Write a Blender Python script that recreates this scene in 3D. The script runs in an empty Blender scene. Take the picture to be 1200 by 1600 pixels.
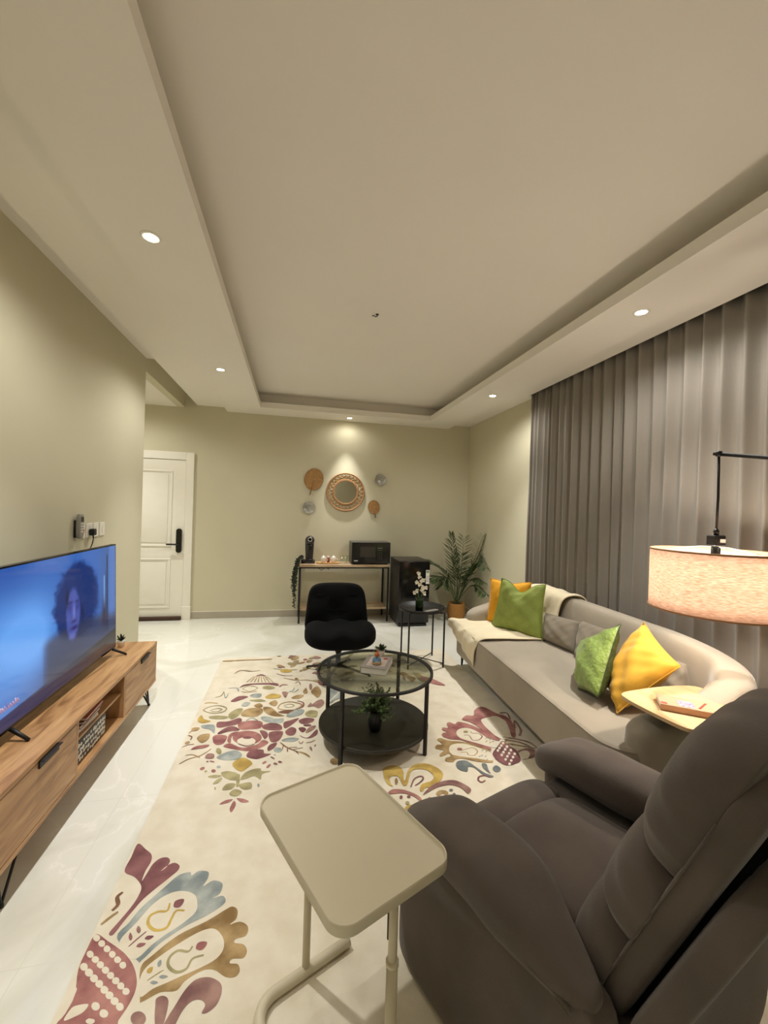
import bpy, bmesh, math, random
from mathutils import Vector, Matrix
random.seed(7)
sc = bpy.context.scene
PI = math.pi
# ---------------------------------------------------------------- camera
F_PX = 643.1
def cam_axes(yaw, pitch, roll):
    f = Vector((math.sin(yaw)*math.cos(pitch), math.cos(yaw)*math.cos(pitch), math.sin(pitch)))
    r = Vector((math.cos(yaw), -math.sin(yaw), 0.0)); u = r.cross(f)
    return f, r*math.cos(roll)+u*math.sin(roll), u*math.cos(roll)-r*math.sin(roll)
cf, cr_, cu = cam_axes(0.216807, -0.003406, 0.031879)
cd = bpy.data.cameras.new('camera'); cam = bpy.data.objects.new('camera', cd)
sc.collection.objects.link(cam); sc.camera = cam
cd.sensor_fit = 'VERTICAL'; cd.sensor_height = 24.0; cd.lens = F_PX/1600*24.0; cd.clip_start = 0.02
M = Matrix((cr_, cu, -cf)).transposed().to_4x4(); M.translation = (0, 0, 1.49); cam.matrix_world = M
# ---------------------------------------------------------------- exposure, world, light
vs = sc.view_settings
sc.display_settings.display_device = 'sRGB'
vs.view_transform = 'Standard'; vs.look = 'None'; vs.gamma = 1.0; vs.use_curve_mapping = False
EXPOSURE = 1.75
vs.exposure = EXPOSURE
w = bpy.data.worlds.new('night'); sc.world = w; w.use_nodes = True
w.node_tree.nodes['Background'].inputs[0].default_value = (0.02, 0.02, 0.03, 1)
w.node_tree.nodes['Background'].inputs[1].default_value = 0.1
sc.cycles.max_bounces = 10; sc.cycles.diffuse_bounces = 6; sc.cycles.glossy_bounces = 4
sc.cycles.transmission_bounces = 8; sc.cycles.transparent_max_bounces = 12
sc.cycles.sample_clamp_indirect = 6.0; sc.cycles.caustics_reflective = False; sc.cycles.caustics_refractive = False
DOWN_W = 41.0          # watts of each ceiling spot
DOWN_COL = (1.0, 0.985, 0.94)
FLOOD_W = 13.0
LAMP_W = 11.0          # bulb of the arc lamp
LAMP_COL = (1.0, 0.90, 0.78)
HALL_W = 30.0
TV_E = 0.26
# ---------------------------------------------------------------- materials
def s2l(c):
    c = c/255.0
    return c/12.92 if c <= 0.04045 else ((c+0.055)/1.055)**2.4
def rgb(r, g, b): return (s2l(r), s2l(g), s2l(b), 1.0)
def new_mat(name):
    m = bpy.data.materials.new(name); m.use_nodes = True
    nt = m.node_tree; b = nt.nodes['Principled BSDF']; return m, nt, b
def node(nt, t, **kw):
    n = nt.nodes.new(t)
    for k, v in kw.items(): setattr(n, k, v)
    return n
def coords(nt, scale=(1, 1, 1), rot=(0, 0, 0)):
    tc = node(nt, 'ShaderNodeTexCoord'); mp = node(nt, 'ShaderNodeMapping')
    mp.inputs['Scale'].default_value = scale; mp.inputs['Rotation'].default_value = rot
    nt.links.new(tc.outputs['Object'], mp.inputs['Vector']); return mp.outputs['Vector']
def mat(name, col, rough=0.6, metal=0.0, var=0.0, vscale=8.0, bump=0.0, bscale=60.0, col2=None, stretch=(1, 1, 1), sheen=0.0, spec=None, coat=0.0, detail=3.0):
    m, nt, b = new_mat(name)
    b.inputs['Roughness'].default_value = rough; b.inputs['Metallic'].default_value = metal
    if spec is not None: b.inputs['Specular IOR Level'].default_value = spec
    if sheen: b.inputs['Sheen Weight'].default_value = sheen; b.inputs['Sheen Roughness'].default_value = 0.4
    if coat: b.inputs['Coat Weight'].default_value = coat; b.inputs['Coat Roughness'].default_value = 0.1
    v = coords(nt, stretch)
    n = node(nt, 'ShaderNodeTexNoise'); n.inputs['Scale'].default_value = vscale; n.inputs['Detail'].default_value = detail
    nt.links.new(v, n.inputs['Vector'])
    mx = node(nt, 'ShaderNodeMix', data_type='RGBA')
    c2 = col2 if col2 else tuple(c*(1-var) for c in col[:3])+(1,)
    mx.inputs['A'].default_value = c2; mx.inputs['B'].default_value = col
    cr = node(nt, 'ShaderNodeMapRange'); cr.inputs['From Min'].default_value = 0.35; cr.inputs['From Max'].default_value = 0.65
    nt.links.new(n.outputs['Fac'], cr.inputs['Value']); nt.links.new(cr.outputs['Result'], mx.inputs['Factor'])
    nt.links.new(mx.outputs['Result'], b.inputs['Base Color'])
    if bump:
        n2 = node(nt, 'ShaderNodeTexNoise'); n2.inputs['Scale'].default_value = bscale; n2.inputs['Detail'].default_value = 4
        nt.links.new(v, n2.inputs['Vector'])
        bp = node(nt, 'ShaderNodeBump'); bp.inputs['Strength'].default_value = bump; bp.inputs['Distance'].default_value = 0.01
        nt.links.new(n2.outputs['Fac'], bp.inputs['Height']); nt.links.new(bp.outputs['Normal'], b.inputs['Normal'])
    return m
def wood(name, dark, mid, light, axis='Y', rough=0.45, scale=1.0, planks=0.0):
    m, nt, b = new_mat(name); b.inputs['Roughness'].default_value = rough
    st = {'X': (1.2, 9, 9), 'Y': (9, 1.2, 9), 'Z': (9, 9, 1.2)}[axis]
    v = coords(nt, tuple(s*scale for s in st))
    n = node(nt, 'ShaderNodeTexNoise'); n.inputs['Scale'].default_value = 1.6; n.inputs['Detail'].default_value = 6; n.inputs['Distortion'].default_value = 1.4
    nt.links.new(v, n.inputs['Vector'])
    r = node(nt, 'ShaderNodeValToRGB'); e = r.color_ramp.elements
    e[0].position = 0.3; e[0].color = dark; e[1].position = 0.72; e[1].color = light
    k = r.color_ramp.elements.new(0.5); k.color = mid
    nt.links.new(n.outputs['Fac'], r.inputs['Fac'])
    f = node(nt, 'ShaderNodeTexNoise'); f.inputs['Scale'].default_value = 14; f.inputs['Detail'].default_value = 4
    nt.links.new(v, f.inputs['Vector'])
    mx = node(nt, 'ShaderNodeMix', data_type='RGBA', blend_type='MULTIPLY'); mx.inputs['Factor'].default_value = 0.35
    g = node(nt, 'ShaderNodeMapRange'); g.inputs['To Min'].default_value = 0.45; g.inputs['To Max'].default_value = 1.2
    nt.links.new(f.outputs['Fac'], g.inputs['Value']); nt.links.new(r.outputs['Color'], mx.inputs['A'])
    cc = node(nt, 'ShaderNodeCombineColor')
    for i in range(3): nt.links.new(g.outputs['Result'], cc.inputs[i])
    nt.links.new(cc.outputs['Color'], mx.inputs['B']); nt.links.new(mx.outputs['Result'], b.inputs['Base Color'])
    return m
def glass(name, tint=(0.9, 0.95, 0.9, 1), rough=0.0, amount=0.12):
    m, nt, b = new_mat(name); nt.nodes.remove(b)
    o = nt.nodes['Material Output']
    t = node(nt, 'ShaderNodeBsdfTransparent'); t.inputs[0].default_value = tint
    g = node(nt, 'ShaderNodeBsdfGlossy'); g.inputs['Roughness'].default_value = rough
    lw = node(nt, 'ShaderNodeLayerWeight'); lw.inputs['Blend'].default_value = 0.5
    pw = node(nt, 'ShaderNodeMath', operation='POWER'); pw.inputs[1].default_value = 4.0; nt.links.new(lw.outputs['Facing'], pw.inputs[0])
    fr = node(nt, 'ShaderNodeMath', operation='MULTIPLY_ADD'); fr.inputs[1].default_value = 0.7; fr.inputs[2].default_value = 0.035; nt.links.new(pw.outputs[0], fr.inputs[0])
    mx = node(nt, 'ShaderNodeMixShader')
    nt.links.new(fr.outputs[0], mx.inputs[0]); nt.links.new(t.outputs[0], mx.inputs[1]); nt.links.new(g.outputs[0], mx.inputs[2])
    nt.links.new(mx.outputs[0], o.inputs['Surface']); return m
def emit(name, col, strength):
    m, nt, b = new_mat(name); b.inputs['Base Color'].default_value = (0.8, 0.8, 0.8, 1)
    b.inputs['Emission Color'].default_value = col; b.inputs['Emission Strength'].default_value = strength; return m

WALL = mat('wall_paint', rgb(206, 200, 174), 0.85, var=0.03, vscale=2, bump=0.03, bscale=250)
CEIL = mat('ceiling_paint', rgb(236, 231, 222), 0.9, var=0.02, vscale=1.5)
WHITE = mat('white_lacquer', rgb(238, 234, 222), 0.35, var=0.02)
BLACK = mat('black_metal', rgb(19, 16, 15), 0.5, 0.0, var=0.1)
BLACKP = mat('black_plastic', rgb(18, 18, 19), 0.35, var=0.1)
BLACKG = mat('black_gloss', rgb(10, 10, 11), 0.12, var=0.1)
OAK = wood('oak_long', rgb(132, 92, 56), rgb(184, 140, 94), rgb(208, 166, 118), 'Y')
OAKX = wood('oak_cross', rgb(150, 120, 88), rgb(190, 164, 130), rgb(210, 186, 152), 'X')
OAKZ = wood('oak_upright', rgb(132, 92, 56), rgb(180, 136, 90), rgb(204, 162, 114), 'Z')
BIRCH = wood('birch_ply', rgb(206, 170, 124), rgb(222, 190, 144), rgb(232, 202, 158), 'Y', rough=0.35)
BEIGE = mat('beige_lacquered_steel', rgb(206, 196, 170), 0.42, var=0.02)
CHARC = mat('charcoal_fabric', rgb(97, 86, 79), 0.95, var=0.22, vscale=5, bump=0.25, bscale=420, sheen=0.25)
SOFA = mat('taupe_velvet', rgb(164, 153, 136), 0.9, var=0.14, vscale=3.2, bump=0.12, bscale=300, sheen=0.4)
SOFA2 = mat('taupe_cushion', rgb(138, 128, 112), 0.92, var=0.12, vscale=6, bump=0.12, bscale=300, sheen=0.25)
BLKFAB = mat('black_velvet', rgb(9, 10, 11), 0.95, var=0.2, vscale=6, bump=0.15, bscale=300, spec=0.2)
CURT = mat('curtain_fabric', rgb(136, 129, 119), 0.9, var=0.06, vscale=3, bump=0.15, bscale=500, stretch=(1, 1, 0.4), sheen=0.15)
YEL = mat('yellow_velvet', rgb(224, 170, 52), 0.75, var=0.12, vscale=8, bump=0.1, bscale=200, sheen=0.3)
YEL2 = mat('mustard_velvet', rgb(226, 160, 20), 0.8, var=0.12, vscale=8, bump=0.1, bscale=200, sheen=0.2)
GRN = mat('green_satin', rgb(146, 170, 84), 0.34, var=0.2, vscale=30, bump=0.9, bscale=38, sheen=0.2)
GRN2 = mat('green_quilt', rgb(136, 150, 66), 0.7, var=0.15, vscale=14, bump=0.35, bscale=90)
GRNSHADE = mat('shaded_green_satin', rgb(62, 74, 34), 0.45, var=0.3, vscale=20, bump=0.5, bscale=50)  # green satin darkened as in shadow, for the pillow's back
THROW = mat('cream_wool', rgb(236, 222, 190), 0.95, var=0.05, vscale=10, bump=0.4, bscale=260, sheen=0.3)
LEAF = mat('leaf', rgb(84, 102, 56), 0.55, col2=rgb(46, 62, 32), vscale=30)
LEAFD = mat('leaf_dark', rgb(40, 52, 28), 0.6, col2=rgb(22, 32, 18), vscale=30)
BASKET = mat('basket', rgb(176, 124, 58), 0.8, var=0.35, vscale=60, bump=0.5, bscale=120, stretch=(1, 1, 3))
RATTAN = mat('rattan', rgb(168, 122, 74), 0.7, var=0.3, vscale=50, bump=0.3, bscale=90)
PALMF = mat('palm_fan', rgb(186, 142, 88), 0.75, var=0.3, vscale=40)
SILV = mat('silver_glass', rgb(176, 172, 162), 0.25, 0.3, var=0.25, vscale=40, bump=0.3, bscale=60)
CHROME = mat('chrome', rgb(210, 208, 204), 0.15, 1.0)
GREYP = mat('grey_plastic', rgb(150, 146, 136), 0.4, var=0.1)
BASEB = mat('skirting_tile', rgb(176, 168, 152), 0.4, var=0.04)
DBROWN = mat('dark_brown_rubber', rgb(70, 46, 30), 0.7, var=0.2)
GLASS = glass('clear_glass', (0.86, 0.88, 0.80, 1))
CLEAR = glass('thin_clear_glass', (0.95, 0.97, 0.95, 1))
GREENG = glass('green_glass', (0.25, 0.5, 0.2, 1))
MIRROR = mat('mirror', (0.9, 0.9, 0.88, 1), 0.01, 1.0)
PAPER = mat('paper', rgb(226, 222, 214), 0.8, var=0.04, vscale=20)
BOOKG = mat('grey_cloth_cover', rgb(138, 130, 122), 0.7, var=0.08)
PINK = mat('pink_paper', rgb(222, 176, 166), 0.6, var=0.06)
PINKB = mat('pale_pink_cover', rgb(206, 158, 126), 0.5, var=0.05)
REDI = mat('red_ink', rgb(196, 70, 58), 0.6)
BLUEI = mat('violet_ink', rgb(120, 100, 140), 0.6, col2=rgb(200, 180, 190), vscale=70)
REDB = mat('red_cover', rgb(150, 66, 54), 0.5, var=0.1)
CUP = mat('white_porcelain', rgb(240, 236, 228), 0.2)
BAMB = wood('bamboo', rgb(180, 130, 70), rgb(214, 166, 100), rgb(230, 186, 120), 'X')
DARKG = mat('anthracite', rgb(60, 56, 56), 0.35, 0.2, var=0.08)
SOIL = mat('soil', rgb(50, 38, 28), 0.95, var=0.3, vscale=60)
MICROP = mat('microwave_door', rgb(34, 33, 32), 0.1)
MICROG = mat('microwave_shell', rgb(84, 80, 74), 0.4, 0.3)
FLOWER = mat('white_petal', rgb(244, 238, 222), 0.6)
LEGBLK = mat('dark_lacquer_leg', rgb(38, 28, 24), 0.4)

def floor_mat():
    m, nt, b = new_mat('floor_tile'); b.inputs['Roughness'].default_value = 0.11; b.inputs['Specular IOR Level'].default_value = 0.45
    v = coords(nt)
    mp = node(nt, 'ShaderNodeMapping'); mp.inputs['Location'].default_value = (0.02, 0.06, 0)
    nt.links.new(v, mp.inputs['Vector'])
    br = node(nt, 'ShaderNodeTexBrick'); br.offset = 0.0; br.inputs['Scale'].default_value = 1.0
    br.inputs['Brick Width'].default_value = 0.785; br.inputs['Row Height'].default_value = 0.785; br.inputs['Mortar Size'].default_value = 0.0014
    br.inputs['Mortar Smooth'].default_value = 0.0
    br.inputs['Mortar'].default_value = rgb(218, 216, 206)
    nt.links.new(mp.outputs['Vector'], br.inputs['Vector'])
    n = node(nt, 'ShaderNodeTexNoise'); n.inputs['Scale'].default_value = 1.1; n.inputs['Detail'].default_value = 8; n.inputs['Distortion'].default_value = 1.2
    nt.links.new(v, n.inputs['Vector'])
    r = node(nt, 'ShaderNodeValToRGB'); e = r.color_ramp.elements
    e[0].position = 0.35; e[0].color = rgb(213, 211, 198); e[1].position = 0.62; e[1].color = rgb(230, 230, 221)
    k = e.new(0.5); k.color = rgb(232, 231, 222); k2 = e.new(0.507); k2.color = rgb(240, 239, 232); k3 = e.new(0.515); k3.color = rgb(231, 230, 221)
    nt.links.new(n.outputs['Fac'], r.inputs['Fac'])
    nt.links.new(r.outputs['Color'], br.inputs['Color1']); nt.links.new(r.outputs['Color'], br.inputs['Color2'])
    nt.links.new(br.outputs['Color'], b.inputs['Base Color']); return m
FLOOR = floor_mat()
def shade_mat():
    m, nt, b = new_mat('linen_shade'); o = nt.nodes['Material Output']; nt.nodes.remove(b)
    v = coords(nt, (1, 1, 1)); w_ = node(nt, 'ShaderNodeTexNoise'); w_.inputs['Scale'].default_value = 90; w_.inputs['Detail'].default_value = 4
    mp = node(nt, 'ShaderNodeMapping'); mp.inputs['Scale'].default_value = (0.5, 0.5, 4)
    nt.links.new(v, mp.inputs['Vector']); nt.links.new(mp.outputs['Vector'], w_.inputs['Vector'])
    mx = node(nt, 'ShaderNodeMix', data_type='RGBA'); mx.inputs['A'].default_value = rgb(204, 178, 160); mx.inputs["B"].default_value = rgb(234, 216, 204)
    r = node(nt, 'ShaderNodeMapRange'); r.inputs['From Min'].default_value = .35; r.inputs['From Max'].default_value = .62
    nt.links.new(w_.outputs['Fac'], r.inputs['Value']); nt.links.new(r.outputs['Result'], mx.inputs['Factor'])
    d = node(nt, 'ShaderNodeBsdfDiffuse'); t = node(nt, 'ShaderNodeBsdfTranslucent')
    nt.links.new(mx.outputs['Result'], d.inputs['Color']); nt.links.new(mx.outputs['Result'], t.inputs['Color'])
    ms = node(nt, 'ShaderNodeMixShader'); ms.inputs[0].default_value = 0.50
    nt.links.new(d.outputs[0], ms.inputs[1]); nt.links.new(t.outputs[0], ms.inputs[2]); nt.links.new(ms.outputs[0], o.inputs['Surface']); return m
SHADE = shade_mat()
# ---------------------------------------------------------------- mesh builder
class MB:
    def __init__(s): s.v = []; s.f = []; s.m = []; s.s = []
    def add(s, vs_, fs, mi=0, smooth=True):
        n = len(s.v); s.v += [tuple(v) for v in vs_]
        for f in fs: s.f.append(tuple(i+n for i in f)); s.m.append(mi); s.s.append(smooth)
        return s
    def box(s, x0, x1, y0, y1, z0, z1, bev=0.0, mi=0, xf=None):
        bm = bmesh.new(); bmesh.ops.create_cube(bm, size=1)
        for v in bm.verts: v.co = Vector((x0+(v.co.x+.5)*(x1-x0), y0+(v.co.y+.5)*(y1-y0), z0+(v.co.z+.5)*(z1-z0)))
        if bev: bmesh.ops.bevel(bm, geom=list(bm.edges), offset=bev, segments=3 if bev > .004 else 1, affect='EDGES', profile=0.5)
        bm.verts.index_update()
        vs_ = [xf(v.co) if xf else v.co.copy() for v in bm.verts]; fs = [[v.index for v in f.verts] for f in bm.faces]
        bm.free(); return s.add(vs_, fs, mi, bev > .004)
    def tube(s, pts, r, n=10, mi=0, closed=False, cap=True):
        pts = [Vector(p) for p in pts]; N = len(pts); rr = r if isinstance(r, (list, tuple)) else [r]*N
        vs_ = []; prev = None
        for i, p in enumerate(pts):
            if closed: d = pts[(i+1) % N]-pts[i-1]
            else: d = pts[min(i+1, N-1)]-pts[max(i-1, 0)]
            d.normalize()
            if prev is None:
                a = Vector((0, 0, 1)) if abs(d.z) < .9 else Vector((1, 0, 0)); u = d.cross(a).normalized()
            else: u = (prev-d*prev.dot(d)).normalized()
            prev = u; w_ = d.cross(u)
            for k in range(n):
                t = 2*PI*k/n; vs_.append(p+(u*math.cos(t)+w_*math.sin(t))*rr[i])
        fs = []
        for i in range(N if closed else N-1):
            j = (i+1) % N
            for k in range(n): fs.append((i*n+k, i*n+(k+1) % n, j*n+(k+1) % n, j*n+k))
        if not closed and cap: fs.append(tuple(range(n-1, -1, -1))); fs.append(tuple((N-1)*n+k for k in range(n)))
        return s.add(vs_, fs, mi)
    def lathe(s, prof, c=(0, 0, 0), n=32, mi=0, cap=True):
        vs_ = []; fs = []; N = len(prof)
        for r, z in prof:
            for k in range(n): t = 2*PI*k/n; vs_.append((c[0]+r*math.cos(t), c[1]+r*math.sin(t), c[2]+z))
        for i in range(N-1):
            for k in range(n): fs.append((i*n+k, i*n+(k+1) % n, (i+1)*n+(k+1) % n, (i+1)*n+k))
        if cap:
            if prof[0][0] > 1e-5: fs.append(tuple(range(n-1, -1, -1)))
            if prof[-1][0] > 1e-5: fs.append(tuple((N-1)*n+k for k in range(n)))
        return s.add(vs_, fs, mi)
    def prism(s, out, z0, z1, mi=0, smooth=False, inset=0.0):
        n = len(out); vs_ = [(x, y, z0) for x, y in out]+[(x, y, z1) for x, y in out]
        fs = [tuple(range(n-1, -1, -1)), tuple(range(n, 2*n))]+[(i, (i+1) % n, n+(i+1) % n, n+i) for i in range(n)]
        return s.add(vs_, fs, mi, smooth)
    def puff(s, c, h, e=4.0, n=12, mi=0, fn=None, xf=None):
        g = {}; vs_ = []; fs = []
        def vid(i, j, k):
            if (i, j, k) not in g:
                p = [2*q/n-1 for q in (i, j, k)]
                p = [math.copysign(math.sin(abs(q)*PI/2)**.9, q)*.25+q*.75 for q in p]
                L = sum(abs(q)**e for q in p)**(1/e); q = Vector((p[0]/L*h[0], p[1]/L*h[1], p[2]/L*h[2]))
                if fn: q = fn(q, Vector(p)/L)
                q += Vector(c)
                if xf: q = xf(q)
                g[(i, j, k)] = len(vs_); vs_.append(q)
            return g[(i, j, k)]
        for a in range(n):
            for b in range(n):
                for ax in range(3):
                    for side in (0, n):
                        def P(u, v):
                            t = [0, 0, 0]; t[ax] = side; t[(ax+1) % 3] = u; t[(ax+2) % 3] = v; return vid(*t)
                        q = (P(a, b), P(a+1, b), P(a+1, b+1), P(a, b+1))
                        fs.append(q if side else q[::-1])
        return s.add(vs_, fs, mi)
    def grid(s, fn, nu, nv, mi=0, wrapu=False, two=0.0, smooth=True):
        vs_ = [fn(i/nu, j/nv) for j in range(nv+1) for i in range(nu+1)]; W = nu+1
        fs = [(j*W+i, j*W+i+1, (j+1)*W+i+1, (j+1)*W+i) for j in range(nv) for i in range(nu)]
        return s.add(vs_, fs, mi, smooth)
    def leafblade(s, a, b, w_, up=(0, 0, 1), mi=0, cup=0.15):
        a = Vector(a); b = Vector(b); d = b-a; sd = d.cross(Vector(up))
        if sd.length < 1e-6: sd = Vector((1, 0, 0))
        sd = sd.normalized()*w_/2; u = Vector(up)*w_*cup; m1 = a+d*.35; m2 = a+d*.7
        vs_ = [a, m1-sd+u, m1, m1+sd+u, m2-sd*.8+u, m2, m2+sd*.8+u, b]
        return s.add(vs_, [(0, 2, 1), (0, 3, 2), (1, 2, 5, 4), (2, 3, 6, 5), (4, 5, 7), (5, 6, 7)], mi)
    def build(s, name, mats, parent=None, off=(0, 0, 0), rev=None, solid=0.0, sub=0, fix=True):
        me = bpy.data.meshes.new(name)
        o_ = Vector(off); me.from_pydata([Vector(v)-o_ for v in s.v], [], s.f)
        mats = mats if isinstance(mats, (list, tuple)) else [mats]
        for m in mats: me.materials.append(m)
        me.polygons.foreach_set('material_index', s.m); me.polygons.foreach_set('use_smooth', s.s)
        if fix:
            bm = bmesh.new(); bm.from_mesh(me); bmesh.ops.recalc_face_normals(bm, faces=list(bm.faces)); bm.to_mesh(me); bm.free()
        me.update(); o = bpy.data.objects.new(name, me); sc.collection.objects.link(o)
        if parent: o.parent = parent
        else: o.location = o_
        if solid:
            md = o.modifiers.new('solid', 'SOLIDIFY'); md.thickness = solid; md.offset = 0
        if sub:
            md = o.modifiers.new('sub', 'SUBSURF'); md.levels = sub; md.render_levels = sub
        return o
def tag(o, label=None, cat=None, group=None, kind=None):
    if label: o['label'] = label
    if cat: o['category'] = cat
    if group: o['group'] = group
    if kind: o['kind'] = kind
    return o
def thing(name, label, cat, loc=(0, 0, 0), rotz=0.0, group=None):
    o = bpy.data.objects.new(name, None); sc.collection.objects.link(o); o.empty_display_size = 0.1
    o.location = loc; o.rotation_euler = (0, 0, rotz); return tag(o, label, cat, group)
def struct(name, mb, m): return tag(mb.build(name, m), kind='structure')
def dup(root, loc, rotz=None, label=None, group=None):
    def cp(o, par):
        c = o.copy(); sc.collection.objects.link(c); c.parent = par
        for ch in list(o.children): cp(ch, c)
        return c
    r = cp(root, None); r.location = loc
    if rotz is not None: r.rotation_euler = (0, 0, rotz)
    if label: r['label'] = label
    if group: r['group'] = group
    return r
def rrect(hx, hy, r, n=6, cx=0, cy=0):
    p = []
    for k, (sx, sy) in enumerate(((1, 1), (-1, 1), (-1, -1), (1, -1))):
        for i in range(n+1):
            t = PI/2*(k+i/n); p.append((cx+sx*(hx-r)+r*math.cos(t), cy+sy*(hy-r)+r*math.sin(t)))
    return p
def arcpts(c, r, a0, a1, n, z=None):
    return [(c[0]+r*math.cos(a0+(a1-a0)*i/n), c[1]+r*math.sin(a0+(a1-a0)*i/n), c[2]) for i in range(n+1)]
def catmull(pts, n=6, closed=False):
    P = [Vector(p) for p in pts]; N = len(P); out = []
    for i in range(N if closed else N-1):
        p0 = P[(i-1) % N] if closed or i > 0 else P[0]; p1 = P[i]; p2 = P[(i+1) % N]; p3 = P[(i+2) % N] if closed or i+2 < N else P[-1]
        for k in range(n):
            t = k/n; out.append(0.5*((2*p1)+(p2-p0)*t+(2*p0-5*p1+4*p2-p3)*t*t+(3*p1-p0-3*p2+p3)*t**3))
    if not closed: out.append(P[-1])
    return out
def spot(name, loc, parent, watts, col, angle=100, blend=0.9, radius=0.035, tgt=None):
    l = bpy.data.lights.new(name, 'SPOT'); l.energy = watts; l.color = col; l.spot_size = math.radians(angle); l.spot_blend = blend; l.shadow_soft_size = radius
    o = bpy.data.objects.new(name, l); sc.collection.objects.link(o); o.parent = parent; o.location = loc; return o
def point(name, loc, parent, watts, col, radius=0.04):
    l = bpy.data.lights.new(name, 'POINT'); l.energy = watts; l.color = col; l.shadow_soft_size = radius
    o = bpy.data.objects.new(name, l); sc.collection.objects.link(o); o.parent = parent; o.location = loc; return o
# ================================================================ ROOM
YB = 5.77; XL = -1.41; XR = 2.55; YR = -1.4; YC = 4.33
struct('floor', MB().box(-3.05, 2.7, -2.35, 5.92, -0.1, 0), FLOOR)
struct('wall_back', MB().box(-2.9, XR, YB, YB+.15, 0, 3.0), WALL)
struct('wall_left', MB().box(XL-.15, XL, YR, YC, 0, 3.0), WALL)
struct('wall_right', MB().box(XR, XR+.15, YR, YB+.15, 0, 3.0), WALL)
struct('wall_rear', MB().box(XL-.15, XR, YR-.15, YR, 0, 3.0), WALL)
struct('wall_hall_near', MB().box(-2.9, XL-.15, YC-.15, YC, 0, 3.0), WALL)
struct('wall_hall_left', MB().box(-3.05, -2.9, YC-.15, YB+.15, 0, 3.0), WALL)
struct('trim_1', MB().box(XL-.09, XL, YC, YB, 2.745, 2.99), WALL)          # beam over the opening to the hall
struct('ceiling', MB().box(-3.05, XR+.15, YR-.15, YB+.15, 3.0, 3.1).box(XL, XR, YR, YB, 2.94, 3.0), CEIL)
struct('ceiling_hall', MB().box(-2.9, XL-.09, YC, YB, 2.745, 2.8), CEIL)
s = MB()
X1, X2, X3, X4, X5 = -1.26, -.89, -.44, 1.79, 2.21; YF, YN = 5.36, -.5
s.box(X1, X2, YR, YB, 2.785, 2.94)
s.box(X2, X3, YR, YB, 2.73, 2.80); s.box(X2, X3-.22, YR, YB, 2.80, 2.94)
s.box(X3, X4, YF, YB, 2.73, 2.80); s.box(X3-.22, X4+.22, YF+.16, YB, 2.80, 2.94)
s.box(X3, X4, YR, YN, 2.73, 2.80); s.box(X3-.22, X4+.22, YR, YN-.22, 2.80, 2.94)
s.box(X4, X5, YR, YB, 2.73, 2.80); s.box(X4+.22, X5, YR, YB, 2.80, 2.94)
s.box(X5, 2.462, YR, YB, 2.785, 2.94); s.box(2.462, XR, 4.03, YB, 2.785, 2.94)
struct('trim_2', s, CEIL)
struct('trim_3', MB().box(XL, X1, YR, YC, 2.868, 2.94), CEIL)
# skirting
def skirt(name, x0, x1, y0, y1): struct(name, MB().box(x0, x1, y0, y1, 0, .09).box(x0, x1, y0, y1, .09, .094, mi=1), [BASEB, WHITE])
skirt('baseboard_back', -1.27, XR-.012, YB-.012, YB)
skirt('baseboard_right', XR-.012, XR, 4.03, YB-.0)
skirt('baseboard_left', XL, XL+.012, YR, YC)
skirt('baseboard_hall_left', -2.9, -2.888, YC, YB)
# entrance door
fr = MB(); fr.box(-1.365, -1.27, YB-.035, YB, 0, 2.16, .004).box(-2.36, -1.365, YB-.035, YB, 2.06, 2.16, .004).box(-2.36, -2.27, YB-.035, YB, 0, 2.06, .004)
fr.box(-1.37, -1.265, YB-.04, YB, 0, .17, .003)
struct('trim_4', fr, WHITE)
door = MB().box(-2.268, -1.368, YB-.022, YB-.001, .012, 2.055, .002)
def panel(m, x0, x1, z0, z1, y):
    for (a, b, c, d) in ((x0, x1, z1-.025, z1), (x0, x1, z0, z0+.025), (x0, x0+.025, z0+.02, z1-.02), (x1-.025, x1, z0+.02, z1-.02)): m.box(a, b, y-.010, y, c, d, .006)
    m.box(x0+.05, x1-.05, y-.006, y, z0+.05, z1-.05, .005)
panel(door, -2.12, -1.52, .94, 1.92, YB-.022); panel(door, -2.12, -1.52, .15, .79, YB-.022)
d = struct('door_1', door, WHITE)
lk = MB().prism(rrect(.033, .155, .03), 0, .024)
lk.v = [(x-1.425, YB-.023-z, 1.02+y) for x, y, z in lk.v]
lk.box(-1.449, -1.401, YB-.049, YB-.046, 1.06, 1.16, .002, mi=0)
o = lk.build('door_lock', BLACKG, d)
hd = MB().tube([(-1.425, YB-.045, .975), (-1.425, YB-.085, .975), (-1.45, YB-.09, .975), (-1.56, YB-.09, .975)], .011, 10)
hd.build('door_handle', BLACKP, o)
tag(MB().box(-2.26, -1.37, YB-.075, YB-.036, .002, .05, .012).build('draught_excluder', DBROWN, None, (-1.8, YB-.05, 0)), 'dark brown draught excluder lying along the bottom of the white door', 'draught excluder')
# downlights
dl0 = None
def downlight(x, y, z, label, watts=None, hall=False, ang=76, fl=None):
    t = thing('ceiling_light', label, 'ceiling light', (x, y, z), 0, None if hall else 'recessed ceiling spots')
    rim = MB().lathe([(.030, -.001), (.030, -.006), (.044, -.005), (.047, 0)], n=28, cap=False); rim.build('trim_ring', WHITE, t)
    MB().lathe([(.0001, -.003), (.030, -.003)], n=24, cap=False).build('diffuser', emit('lamp_glow', (1, .9, .74, 1), 30.0), t)
    spot('spot_beam', (0, 0, -.012), t, watts or DOWN_W, DOWN_COL, ang, 1.0, .03)
    spot('flood_beam', (0, 0, -.012), t, fl or FLOOD_W, DOWN_COL, 168, .6, .04)
    return t
downlight(-.686, 3.997, 2.73, 'lit recessed ceiling spot in the left soffit nearest the far wall')
downlight(-.686, 2.118, 2.73, 'lit recessed ceiling spot in the left soffit, largest and nearest the viewer')
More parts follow.
